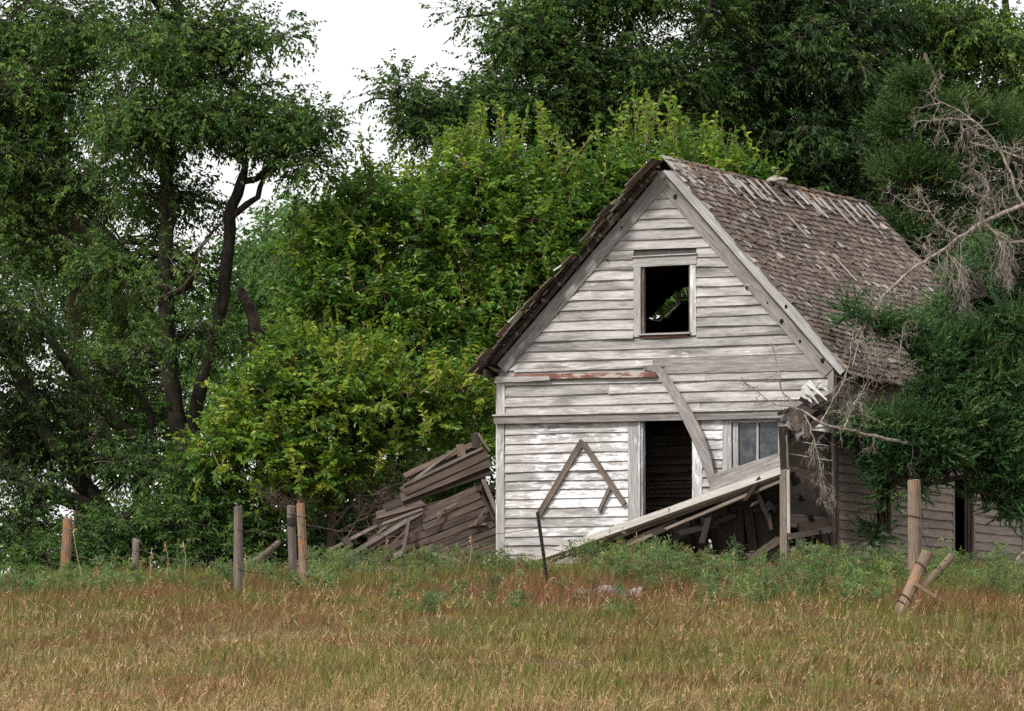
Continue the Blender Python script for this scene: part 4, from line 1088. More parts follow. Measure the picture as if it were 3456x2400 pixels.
TRIS = 0
def tree(name, label, limbs, blobs, mats, seed, ns=8, nl=13, ll=.11, lw=.5, kind=2, tw=.42, cs=(.38, .38, .26), grav=.6, dens=1.0, vm=(.5, .16), cat="tree", group=None, twigr=.005, base=None, shoots=None, uptilt=.5, radial=.6, shrink=80, rise=0.0):
    global TRIS
    rs = np.random.RandomState(seed)
    L0 = [catmull([(*P(px, py, Y), r) for px, py, Y, r in lb], .25) for lb in limbs]
    b0 = L0[0][0, :3].copy(); b0[2] = G(b0[0], b0[1])
    e = empty(name, b0); off = b0
    tag(e, label, cat, group)
    nodes = np.concatenate([l[1:] for l in L0])
    # wobble and build limbs: the first is the trunk, the others are limbs
    for i, l in enumerate(L0):
        l = l.copy(); l[1:, :3] += rs.normal(0, .012, (len(l) - 1, 3))
        if i == 0: l[0, 2] = min(l[0, 2], off[2] - .2)
        V, F = tube(l[:, :3] - off, l[:, 3], 9, rs, .05)
        obj("trunk" if i == 0 else "limb", np_mesh("limb", V, [F], True), mats[1], e)
    C, B = blob_clumps(rs, [(b[0], b[1], b[2], b[3], b[4], b[5], max(2, int(b[6] * dens))) for b in blobs], shrink)
    # branches from the nearest limb to each clump
    br = Acc(); keep = []
    d = np.linalg.norm(C[:, None, :] - nodes[None, :, :3], axis=2) + 1.2 * np.clip(nodes[None, :, 2] - C[:, None, 2] - .2, 0, 9)
    near = d.argmin(1)
    for c, j in zip(C, near):
        a = nodes[j, :3]; v = c - a; ln = np.linalg.norm(v)
        m = a + v * .5 + np.array([0, 0, .12 * ln]) + rs.normal(0, .06 * ln + .02, 3)
        f = np.linspace(0, 1, 5)[:, None]; path = (1 - f) ** 2 * a + 2 * f * (1 - f) * m + f * f * c
        path[1:-1] += rs.normal(0, .02, (3, 3))
        r0 = min(.012 + .011 * ln, nodes[j, 3] * .6)
        V, F = tube(path - off, np.linspace(r0, .006, 5), 3); br.add(V, F, np.full(len(F), .5))
    obj("branches", br.mesh("branches", True), mats[1], e, kind="stuff")
    N = len(C) * ns; ci = np.repeat(np.arange(len(C)), ns)
    o = rs.normal(size=(N, 3)) * np.array(cs); pos = C[ci] + o * .6 - np.array([0, 0, rise * tw * .75])
    dirs = nrm(o) * radial + nrm(C[ci] - B[ci]) * .35 + np.array([0, 0, rise - .25 * grav]) + rs.normal(0, .3, (N, 3))
    Lt = tw * rs.uniform(.55, 1.3, N)
    vmean = np.clip(vm[0] + rs.normal(0, vm[1], len(C))[ci] + rs.normal(0, .06, N), .05, .95)
    acc = Acc(); V, F, a = sprays(rs, pos - off, dirs, Lt, nl, ll, lw, kind, grav, .8, vmean, uptilt); acc.add(V, F, a)
    tws = Acc()
    # twig stems
    f = np.linspace(0, 1, 4)[None, :, None]; dd = nrm(dirs)
    tp = (pos - off)[:, None, :] + dd[:, None, :] * Lt[:, None, None] * f + np.array([0, 0, -1.0]) * grav * .22 * Lt[:, None, None] * f ** 2
    st = C[ci] - off; tp = np.concatenate([st[:, None, :], tp[:, ::2][:, :1], tp[:, 2:]], 1) if False else np.concatenate([st[:, None, :], tp[:, [0, 3]]], 1)
    sel = rs.rand(N) < (.22 if kind == 2 else .4)
    V, F = tubes_batch(tp[sel], np.tile(np.array([.007, .005, .0025]) * twigr / .005, (sel.sum(), 1)), 3); tws.add(V, F, np.full(len(F), .5))
    if shoots is not None:
        # explicit upright shoots: px, py of the tip, px, py of the foot, Y
        S = np.array(shoots, float)
        foot = np.array([P(s[2], s[3], s[4]) for s in S]); tip = np.array([P(s[0], s[1], s[4]) for s in S])
        dv = tip - foot; ln = np.linalg.norm(dv, axis=1)
        V, F, a = sprays(rs, foot - off, dv, ln, 20, ll * 1.05, lw, kind, .18, .75, np.clip(vm[0] + .2 + rs.normal(0, .12, len(S)), 0, 1), .4); acc.add(V, F, a)
        f = np.linspace(0, 1, 5)[None, :, None]; tp = (foot - off)[:, None, :] + dv[:, None, :] * f
        V, F = tubes_batch(tp, np.tile(np.array([.012, .01, .008, .006, .003]), (len(S), 1)), 4); tws.add(V, F, np.full(len(F), .5))
    obj("twigs", tws.mesh("twigs"), mats[2], e, kind="stuff")
    obj("crown", acc.mesh("crown"), mats[0], e, kind="stuff")
    TRIS += sum(len(q) * (k - 2) for a_ in (acc, tws, br) for k, v in a_.F.items() for q in v)
    return e

LF_ELM = leafmat("elm_leaf", [(0, (.015, .04, .01)), (.4, (.038, .086, .018)), (.7, (.085, .155, .03)), (1, (.17, .25, .05))], .24)
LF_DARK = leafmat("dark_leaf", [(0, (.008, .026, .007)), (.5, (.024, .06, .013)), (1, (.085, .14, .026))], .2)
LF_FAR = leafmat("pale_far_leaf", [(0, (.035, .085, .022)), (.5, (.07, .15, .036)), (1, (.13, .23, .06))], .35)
LF_MUL = leafmat("mulberry_leaf", [(0, (.026, .078, .011)), (.45, (.072, .16, .018)), (.75, (.15, .245, .025)), (1, (.3, .37, .04))], .3, .42, .34)
LF_MUL2 = leafmat("young_mulberry_leaf", [(0, (.028, .082, .012)), (.4, (.076, .16, .018)), (.75, (.16, .25, .026)), (1, (.33, .37, .045))], .3, .42, .34)
MT = "trees standing behind the house"

# ------------------------------------------------------------------ background trees
tree("elm_tree", "tall dark elm with two black stems rising left of the sky gap",
     [[(600, 1965, 10, 0.289), (600, 1650, 10, 0.255), (603, 1460, 10, 0.178), (580, 1320, 10, 0.153), (558, 1050, 10, 0.136), (566, 750, 10, 0.128), (562, 600, 10, 0.119), (592, 400, 10, 0.106), (610, 200, 10, 0.093), (600, 60, 10, 0.076), (590, -160, 10, 0.051), (580, -360, 10, 0.025)],
      [(606, 1640, 10, 0.204), (648, 1450, 9.9, 0.132), (682, 1290, 9.8, 0.123), (738, 1080, 9.7, 0.115), (768, 870, 9.6, 0.106), (782, 700, 9.5, 0.102), (812, 620, 9.4, 0.093), (826, 575, 9.3, 0.068), (822, 545, 9.3, 0.051), (790, 530, 9.2, 0.038), (740, 490, 9.2, 0.025)],
      [(815, 612, 9.4, 0.068), (865, 600, 9.3, 0.055), (927, 551, 9.2, 0.051), (977, 495, 9.1, 0.043), (1000, 440, 9, 0.034), (1080, 400, 9, 0.021), (1170, 385, 9, 0.010)],
      [(850, 610, 9.3, 0.043), (880, 590, 9.2, 0.038), (935, 530, 9.2, 0.030), (1010, 500, 9.1, 0.021), (1100, 520, 9.1, 0.012)],
      [(770, 740, 9.5, 0.068), (830, 690, 9.4, 0.060), (870, 660, 9.3, 0.051), (890, 600, 9.2, 0.038), (960, 560, 9.1, 0.025), (1050, 540, 9, 0.013)],
      [(600, 250, 10, 0.068), (690, 260, 9.6, 0.051), (750, 270, 9.4, 0.043), (790, 210, 9.3, 0.034), (880, 140, 9.2, 0.021), (1000, 125, 9.1, 0.010)],
      [(745, 300, 9.4, 0.034), (750, 240, 9.4, 0.034), (740, 120, 9.3, 0.025), (760, 0, 9.3, 0.017)],
      [(595, 100, 10, 0.068), (540, 30, 9.6, 0.060), (480, -40, 9.4, 0.043)],
      [(590, 1660, 10, 0.170), (551, 1589, 9.8, 0.145), (401, 1432, 9.4, 0.128), (300, 1330, 9.2, 0.102), (200, 1190, 9, 0.085), (90, 1000, 9, 0.060)],
      [(520, 1470, 9.8, 0.060), (500, 1380, 9.6, 0.051), (440, 1300, 9.5, 0.038), (400, 1270, 9.4, 0.025)],
      [(560, 1000, 10, 0.051), (640, 960, 9.4, 0.043), (660, 860, 9.2, 0.034), (720, 780, 9, 0.025), (745, 750, 9, 0.017)]],
     [(560, 150, 260, 190, 9.8, 2.0, 95), (780, 100, 130, 100, 9.3, 1.0, 26), (930, 120, 95, 40, 9.1, .4, 8), (740, 240, 100, 80, 9.3, .6, 10), (470, 420, 250, 190, 9.6, 1.8, 95), (720, 400, 170, 110, 9.3, 1.3, 46),
      (940, 400, 140, 80, 9.1, .9, 26), (1070, 415, 95, 55, 9, .6, 14), (900, 480, 150, 60, 9.1, .8, 20), (1040, 560, 120, 60, 9, .6, 12), (830, 330, 70, 60, 9.2, .6, 9), (890, 310, 30, 50, 9.1, .3, 5),
      (560, 680, 240, 110, 11, 1.2, 36), (380, 900, 230, 170, 10.8, 1.2, 44), (340, 1250, 220, 170, 10.6, 1.0, 40), (520, -150, 330, 160, 9.8, 2.2, 60), (660, 900, 130, 140, 11.2, .8, 14), (610, 1150, 200, 150, 11.2, .8, 16), (520, 1420, 120, 90, 10.8, .7, 12), (690, 1120, 120, 160, 8.8, .3, 7), (560, 880, 110, 140, 9, .3, 6), (480, 1180, 130, 130, 8.8, .3, 7)],
     (LF_ELM, M_BARK, M_TWIG), 101, ns=10, nl=10, ll=.125, lw=.48, grav=.55, group=MT)
tree("leaning_elm_tree", "dark elm with thick low limbs sprawling out to the left edge",
     [[(400, 1975, 8, 0.200), (372, 1790, 8, 0.185), (330, 1690, 8, 0.155), (245, 1600, 7.9, 0.141), (150, 1450, 7.8, 0.126), (70, 1290, 7.7, 0.111), (0, 1120, 7.6, 0.096), (-80, 900, 7.5, 0.074), (-150, 600, 7.5, 0.044)],
      [(372, 1780, 8, 0.163), (300, 1715, 7.8, 0.148), (215, 1680, 7.6, 0.137), (125, 1645, 7.5, 0.126), (40, 1605, 7.4, 0.111), (-90, 1560, 7.3, 0.089)],
      [(120, 1400, 7.8, 0.074), (90, 1250, 7.8, 0.067), (20, 1150, 7.8, 0.059), (-60, 1090, 7.8, 0.044)],
      [(265, 1640, 7.7, 0.037), (272, 1560, 7.7, 0.037), (262, 1480, 7.7, 0.022)]],
     [(120, 1360, 210, 150, 8.6, 1.0, 40), (250, 1500, 180, 90, 8.4, .9, 30), (60, 1540, 150, 100, 8.4, .8, 18), (-60, 1100, 160, 300, 7.5, 1.2, 44), (70, 1080, 150, 140, 7.6, 1.1, 26), (430, 1560, 130, 100, 7.5, 1, 26), (90, 1750, 130, 80, 7.3, .8, 16), (110, 1640, 150, 90, 6.9, .25, 10), (20, 1830, 140, 110, 8, .8, 22), (20, 1450, 150, 120, 8.6, .8, 18)],
     (LF_DARK, M_BARK, M_TWIG), 102, ns=10, nl=10, ll=.125, lw=.48, grav=.55, group=MT, vm=(.55, .18))
tree("brown_trunk_tree", "tree with pale brown forked stem half hidden by leaves at far left",
     [[(300, 1975, 14, .22), (270, 1500, 14, .18), (255, 1150, 14, .15), (248, 980, 14, .13), (240, 860, 14, .11), (225, 700, 14, .09), (200, 400, 14, .06), (180, 0, 14, .04)],
      [(262, 1080, 14, .1), (290, 980, 14, .09), (320, 920, 13.8, .07), (420, 800, 13.6, .04)],
      [(330, 1500, 13.5, .18), (400, 1080, 13, .16), (370, 965, 13, .145), (250, 840, 12.8, .13), (75, 677, 12.6, .11), (-60, 600, 12.5, .08)],
      [(420, 1040, 13, .1), (340, 870, 12.8, .1), (250, 727, 12.6, .1), (175, 614, 12.5, .09), (81, 507, 12.4, .08), (-40, 420, 12.3, .06)],
      [(420, 950, 13, .1), (390, 860, 12.7, .07), (340, 790, 12.5, .05), (280, 790, 12.4, .03)],
      [(360, 150, 13, .09), (230, 60, 12.8, .08), (94, 0, 12.6, .07), (-60, -60, 12.5, .05)]],
     [(150, 300, 280, 220, 12.8, 2, 110), (200, 100, 300, 140, 12.8, 2, 80), (70, 520, 210, 190, 12.5, 1.6, 70), (60, 720, 200, 170, 13, 1.4, 50), (300, 620, 220, 130, 12.8, 1.6, 46), (120, 850, 200, 150, 12.8, 1.6, 30), (350, 1050, 200, 140, 13, 1.4, 22), (100, -150, 420, 160, 13, 2.2, 40), (-60, 300, 200, 300, 12.8, 1.6, 60), (0, 150, 150, 150, 13.5, 1.2, 40)],
     (LF_ELM, M_BARK2, M_TWIG), 103, ns=10, nl=10, ll=.125, lw=.48, grav=.55, group=MT)
tree("broken_snag", "broken brown tree stem with a pale splintered top among the leaves",
     [[(905, 1975, 11, .15), (890, 1500, 11, .13), (868, 1230, 11, .12), (862, 1120, 11, .11), (842, 1040, 11, .1), (815, 990, 11, .09), (806, 980, 11, .07)]],
     [(920, 1150, 90, 110, 11.6, .5, 7), (780, 1180, 80, 120, 11.5, .5, 6)], (LF_FAR, M_BARK2, M_TWIG), 104, ns=7, nl=11, group=MT, cat="snag")
for i, (lab, limbs, blobs) in enumerate((
    ("pale green distant tree below the sky gap, left of centre", [[(900, 1990, 30, .2), (890, 1300, 30, .15), (900, 900, 30, .08), (900, 700, 30, .04)]],
     [(900, 890, 190, 150, 30, 2, 60), (800, 1050, 220, 160, 30, 2, 54), (980, 1050, 190, 170, 29, 2, 50), (830, 1330, 260, 170, 29, 2, 60), (1000, 750, 110, 90, 30, 1, 16)]),
    ("pale distant tree glimpsed between the left elm's stems", [[(480, 1990, 34, .2), (470, 1400, 34, .15), (460, 900, 34, .06)]],
     [(480, 1000, 250, 220, 34, 2, 44), (200, 950, 260, 260, 34, 2, 50), (50, 650, 200, 220, 34, 2, 40), (380, 1330, 260, 220, 34, 2, 40), (640, 1330, 170, 220, 33, 2, 34), (150, 1500, 220, 180, 34, 2, 16)]),
    ("distant tree crown just right of the elm's longest bough", [[(1060, 1990, 26, .2), (1050, 1200, 26, .12), (1040, 850, 26, .05)]],
     [(1060, 760, 130, 110, 26, 1.4, 30), (1090, 900, 170, 150, 26, 1.6, 44), (1000, 1180, 200, 200, 26, 1.6, 48)]))):
    tree("distant_tree", lab, limbs, blobs, (LF_FAR, M_BARK, M_TWIG), 110 + i, ns=10, nl=10, ll=.15, lw=.5, cs=(.5, .5, .36), tw=.55, group=MT)
tree("low_shrub", "dark leafy shrub under the elms between the left fence posts",
     [[(700, 1985, 6, .06), (690, 1800, 6, .045), (670, 1600, 6, .02)], [(700, 1900, 6, .04), (800, 1750, 6, .03), (840, 1650, 6, .02)], [(690, 1880, 6, .04), (560, 1780, 6, .03), (500, 1680, 6, .02)]],
     [(640, 1600, 210, 120, 6.2, .9, 54), (760, 1730, 200, 130, 6, .9, 60), (560, 1780, 220, 110, 5.8, .9, 54), (880, 1850, 170, 90, 5.6, .8, 34), (680, 1880, 220, 60, 5.4, .8, 34)],
     (LF_ELM, M_BARK, M_TWIG), 121, ns=10, nl=10, ll=.135, lw=.36, grav=.5, cat="shrub", vm=(.42, .15))
tree("low_shrub", "leafy shrub at the foot of the leftmost fence post",
     [[(250, 1990, 5, .05), (255, 1850, 5, .035), (260, 1700, 5, .02)], [(250, 1930, 5, .03), (380, 1850, 5, .02), (420, 1780, 5, .012)], [(250, 1930, 5, .03), (120, 1850, 5, .02), (60, 1790, 5, .012)]],
     [(330, 1850, 190, 90, 5, .8, 40), (150, 1880, 140, 60, 5, .7, 20), (420, 1760, 110, 80, 5.2, .6, 20), (230, 1930, 230, 40, 4.6, .6, 18)],
     (LF_ELM, M_BARK, M_TWIG), 122, ns=10, nl=10, ll=.135, lw=.36, grav=.5, cat="shrub", vm=(.4, .15))

tree("hackberry_tree", "big hackberry above the house whose bough reaches left into the sky",
     [[(1890, 1960, 17, .34), (1880, 1200, 17, .3), (1900, 750, 17, .28), (1930, 600, 17, .26), (1962, 480, 17, .22), (1985, 330, 17, .19), (2000, 100, 17, .16), (2010, -220, 17, .1)],
      [(1950, 540, 17, .14), (2025, 417, 16.8, .12), (2110, 361, 16.6, .1), (2250, 250, 16.4, .08), (2360, 110, 16.2, .06), (2420, -60, 16, .04)],
      [(1965, 560, 17, .12), (2060, 470, 16.8, .1), (2160, 400, 16.6, .08), (2300, 380, 16.4, .05)],
      [(1985, 350, 17, .12), (1900, 230, 16.8, .1), (1850, 60, 16.6, .07), (1800, -120, 16.5, .04)],
      [(1940, 580, 17, .12), (1800, 470, 16.7, .1), (1640, 420, 16.4, .08), (1480, 400, 16.2, .06), (1380, 340, 16, .035), (1260, 330, 16, .012)],
      [(1870, 200, 16.8, .06), (1750, 60, 16.5, .05), (1620, 50, 16.3, .03), (1540, 60, 16.2, .012)],
      [(2000, 250, 17, .08), (2120, 100, 16.7, .06), (2180, -80, 16.5, .04)]],
     [(1345, 290, 95, 70, 16, .5, 12), (1440, 390, 130, 85, 16.1, .9, 40), (1560, 350, 130, 80, 16.3, 1, 36), (1430, 470, 60, 45, 16.1, .6, 8), (1680, 330, 110, 130, 16.4, 1.2, 36), (1740, 130, 110, 120, 16.3, 1.1, 30), (1590, 25, 60, 40, 16.2, .4, 5), (1800, 120, 150, 160, 16.6, 1.6, 70),
      (1800, 380, 160, 130, 16.6, 1.5, 60), (1950, 220, 180, 190, 16.8, 1.8, 70), (2080, 380, 160, 120, 16.7, 1.4, 44), (2180, 200, 140, 170, 16.6, 1.5, 50), (2300, 250, 120, 130, 16.4, 1.3, 34), (1830, -120, 180, 130, 16.5, 1.6, 34), (1850, 10, 150, 90, 16.6, 1.2, 34), (2060, 0, 170, 100, 16.7, 1.2, 44), (2220, -20, 130, 90, 16.5, 1.2, 26), (2420, 60, 130, 120, 17.6, 1.2, 30), (2400, -60, 160, 90, 17.4, 1.2, 26), (2380, 330, 150, 130, 17.4, 1, 30), (2100, -120, 260, 130, 16.6, 1.6, 44), (1760, 560, 200, 120, 16.7, 1.3, 30), (2300, 480, 120, 110, 16.5, 1.1, 28), (1560, 480, 120, 80, 16.3, .9, 14)],
     (LF_ELM, M_BARK, M_TWIG), 131, ns=9, nl=10, ll=.12, lw=.52, grav=.5, group=MT, vm=(.5, .2))
tree("dark_tree", "dense dark tree filling the space right behind the shingle roof",
     [[(2700, 1960, 19, .3), (2690, 1200, 19, .27), (2660, 700, 19, .22), (2620, 350, 19, .16), (2600, 0, 19, .1), (2590, -250, 19, .05)],
      [(2660, 650, 19, .12), (2800, 450, 18.6, .1), (2900, 250, 18.3, .07), (2950, 50, 18, .04)], [(2650, 600, 19, .12), (2500, 420, 18.6, .09), (2420, 250, 18.4, .06)],
      [(2690, 900, 19, .12), (2850, 750, 18.5, .09), (3000, 620, 18.2, .06)]],
     [(2520, 250, 190, 200, 18.8, 2, 85), (2480, 520, 180, 150, 18.6, 1.7, 60), (2720, 180, 190, 200, 18.7, 2, 85), (2700, 480, 220, 150, 18.5, 1.8, 80), (2900, 250, 180, 190, 18.3, 1.8, 60), (2880, 520, 180, 160, 18.2, 1.6, 60), (2760, 680, 240, 120, 18.2, 1.6, 60), (2960, 760, 170, 150, 18, 1.4, 46), (2650, -130, 350, 130, 18.7, 2, 50), (2560, 20, 170, 110, 18.8, 1.3, 46), (2760, 0, 190, 110, 18.7, 1.3, 50), (2950, 60, 180, 130, 18.6, 1.3, 46), (3020, 950, 150, 150, 18, 1.2, 30)],
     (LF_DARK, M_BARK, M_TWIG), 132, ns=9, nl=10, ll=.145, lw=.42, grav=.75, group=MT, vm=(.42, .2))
tree("bright_leaf_tree", "lighter green leafy tree showing at the top right corner",
     [[(3500, 1960, 21, .25), (3480, 1200, 21, .2), (3440, 500, 21, .14), (3400, 100, 21, .08), (3380, -150, 21, .04)], [(3440, 500, 21, .1), (3250, 250, 20.5, .07), (3120, 60, 20.2, .04)], [(3450, 450, 21, .08), (3560, 200, 21, .05)]],
     [(3390, 130, 140, 130, 19.5, 1.2, 54), (3220, 90, 160, 130, 20, 1.4, 50), (3120, 220, 150, 140, 20, 1.3, 40), (3420, 330, 150, 150, 20, 1.3, 40), (3250, -100, 300, 100, 20.3, 1.4, 30), (3080, 40, 130, 110, 20, 1.2, 30)],
     (LF_ELM, M_BARK, M_TWIG), 133, ns=10, nl=10, ll=.135, lw=.45, grav=.6, group=MT, vm=(.62, .18))
tree("shadowed_tree", "shadowed tree behind the mulberry, low in the middle of the wood",
     [[(1500, 1960, 22, .25), (1490, 1200, 22, .2), (1470, 800, 22, .1)], [(1490, 1100, 22, .12), (2000, 900, 22, .08), (2250, 800, 22, .05)]],
     [(1250, 900, 230, 200, 21, 1.6, 50), (1600, 900, 260, 220, 21, 1.6, 50), (2000, 800, 260, 220, 21, 1.6, 60), (2350, 700, 220, 200, 21, 1.6, 56), (1300, 1350, 260, 250, 20, 1.6, 50), (1050, 1750, 230, 200, 14, 1.0, 60), (1450, 1700, 250, 200, 14, 1.0, 64), (1250, 1850, 300, 110, 13, .8, 50), (1600, 1250, 200, 250, 15, 1.0, 50), (1800, 900, 250, 200, 15, 1.0, 50), (2650, 850, 260, 160, 22, 1.6, 46), (3050, 1000, 250, 250, 24, 1.6, 50), (3350, 950, 230, 300, 24, 1.6, 50), (2350, 350, 250, 220, 24, 1.4, 50), (2700, 250, 280, 260, 24, 1.4, 64), (3050, 300, 280, 260, 24, 1.4, 64), (3350, 400, 230, 260, 24, 1.4, 50), (2650, 600, 250, 200, 24, 1.4, 46), (3280, 760, 250, 200, 26, 1.2, 46), (2000, 350, 220, 200, 24, 1.4, 30)],
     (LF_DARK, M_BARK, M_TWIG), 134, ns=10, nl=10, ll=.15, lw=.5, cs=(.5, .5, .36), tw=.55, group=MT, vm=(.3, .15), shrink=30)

# ------------------------------------------------------------------ mulberries
rsM = np.random.RandomState(71)
def rshoots(n, x0, x1, f, Y, lo=90, hi=190):
    out = []
    for _ in range(n):
        x = rsM.uniform(x0, x1); y = f(x) + rsM.uniform(-30, 60); h = rsM.uniform(lo, hi)
        out.append((x, y, x + rsM.normal(0, 45), y + h, Y + rsM.uniform(-.9, .9)))
    return out
top = lambda x: np.interp(x, [960, 1100, 1210, 1290, 1400, 1500, 1580, 1680, 1800, 1880, 1960, 2060, 2140, 2250, 2330, 2450, 2560, 2660], [720, 640, 470, 540, 560, 440, 350, 330, 330, 420, 500, 420, 300, 310, 420, 400, 500, 580])
shoots = rshoots(120, 1000, 2640, top, 10.5, 110, 260) + [(1215, 445, 1235, 600, 10), (1245, 430, 1250, 620, 10), (2135, 262, 2150, 500, 10.5), (2150, 300, 2160, 520, 10.5), (2265, 290, 2250, 500, 10.5), (2280, 330, 2280, 520, 10.4), (2015, 400, 2030, 560, 10.4), (2420, 378, 2400, 520, 10.4), (2370, 420, 2380, 560, 10.4), (2590, 505, 2570, 640, 10.2), (2660, 560, 2580, 640, 10.2), (1820, 335, 1840, 520, 10.4), (1600, 340, 1620, 520, 10.5), (1690, 320, 1700, 480, 10.5), (1530, 420, 1540, 600, 10.5), (1890, 490, 1890, 680, 10.3)]
shoots += rshoots(64, 1000, 1950, lambda x: 650 + 420 * rsM.rand() + .1 * (x - 1000), 9.2, 100, 200)
tree("mulberry_tree", "bright green bushy mulberry with upright shoots beside the roof's left slope",
     [[(1560, 1960, 10, .16), (1580, 1500, 10, .14), (1600, 1100, 10.2, .11), (1690, 800, 10.3, .08), (1690, 600, 10.4, .05), (1680, 400, 10.5, .02)],
      [(1580, 1400, 10, .1), (1400, 1100, 10, .08), (1280, 850, 10, .05), (1240, 600, 10, .02)], [(1590, 1300, 10, .1), (1800, 1000, 10.2, .08), (2000, 750, 10.4, .06), (2150, 520, 10.5, .03)],
      [(1800, 1000, 10.2, .07), (2100, 850, 10.6, .06), (2350, 650, 10.6, .04), (2500, 560, 10.4, .02)], [(1580, 1450, 10, .08), (1350, 1300, 9.6, .06), (1150, 1100, 9.4, .04), (1050, 900, 9.5, .02)],
      [(1600, 1150, 10.2, .08), (1500, 850, 10, .05), (1480, 600, 10.2, .03)]],
     [(1150, 800, 170, 130, 9.8, 1, 46), (1250, 660, 130, 100, 10, .9, 30), (1450, 700, 200, 150, 10, 1.1, 60), (1600, 570, 170, 120, 10.4, 1, 34), (1740, 570, 140, 110, 10.4, .9, 20), (1780, 720, 180, 170, 10.2, 1.1, 54), (1930, 680, 130, 110, 10.4, .9, 28), (1100, 980, 160, 150, 9.6, 1, 40), (1350, 980, 220, 170, 9.6, 1.1, 60), (1620, 950, 220, 190, 9.8, 1.1, 66), (1880, 880, 160, 140, 10.1, 1, 40),
      (1550, 1220, 200, 170, 9.4, 1, 50), (1300, 1200, 200, 140, 9.3, 1, 40), (2150, 560, 140, 100, 10.5, .8, 20), (2330, 580, 150, 90, 10.5, .8, 20), (2480, 570, 110, 60, 10.4, .6, 16), (2080, 600, 140, 110, 10.5, .9, 26), (1560, 1440, 140, 120, 8.6, .8, 30), (1650, 1150, 100, 160, 9.2, .7, 24), (1900, 1050, 200, 120, 10.6, .8, 20), (1480, 1600, 200, 120, 8, .8, 24), (2250, 900, 200, 200, 10.9, .6, 26), (2270, 1010, 80, 60, 11.5, .5, 12)],
     (LF_MUL, M_BARK2, M_REDTWIG), 141, ns=7, nl=12, ll=.155, lw=.56, kind=4, tw=.6, cs=(.36, .36, .3), grav=.3, cat="tree", vm=(.45, .2), shoots=shoots, radial=.55, rise=.6, shrink=100)
sh2 = rshoots(46, 760, 1600, lambda x: np.interp(x, [700, 800, 900, 1000, 1100, 1250, 1400, 1560, 1650], [1420, 1340, 1140, 1090, 1120, 1150, 1200, 1200, 1300]), 5.6, 70, 140) + rshoots(30, 720, 1450, lambda x: 1280 + 260 * rsM.rand(), 5.0, 60, 130)
tree("mulberry_bush", "yellow-green mulberry bush behind the paired fence posts",
     [[(1115, 1935, 5.6, .085), (1118, 1800, 5.6, .08), (1120, 1680, 5.6, .07), (1100, 1500, 5.6, .05), (1040, 1300, 5.6, .03)], [(1119, 1720, 5.6, .06), (960, 1600, 5.4, .04), (800, 1500, 5.2, .02)], [(1119, 1700, 5.6, .06), (1280, 1520, 5.6, .04), (1400, 1350, 5.6, .02)], [(1240, 1930, 5.9, .06), (1260, 1760, 5.9, .05), (1350, 1550, 6, .04), (1540, 1350, 6, .02)]],
     [(980, 1200, 130, 90, 5.6, .8, 24), (870, 1330, 120, 80, 5.4, .6, 18), (1120, 1330, 180, 120, 5.5, .9, 44), (780, 1460, 110, 80, 5.2, .5, 16), (930, 1470, 140, 90, 5.2, .7, 28), (1040, 1570, 170, 80, 5.1, .7, 28), (980, 1650, 130, 50, 5.1, .5, 10), (1300, 1290, 170, 110, 5.8, .8, 30), (1430, 1400, 130, 90, 5.8, .6, 16), (1570, 1300, 90, 110, 5.6, .5, 12), (1260, 1460, 130, 80, 5.7, .6, 16), (1180, 1560, 120, 60, 5.5, .5, 8), (1600, 1430, 70, 80, 5.6, .4, 6), (1180, 1180, 120, 80, 6, .6, 12), (720, 1520, 60, 60, 5.1, .3, 4)],
     (LF_MUL2, M_BARK2, M_REDTWIG), 142, ns=7, nl=12, ll=.148, lw=.58, kind=4, tw=.5, cs=(.3, .3, .24), grav=.3, cat="bush", vm=(.5, .2), shoots=sh2, radial=.6, rise=.4, shrink=62)
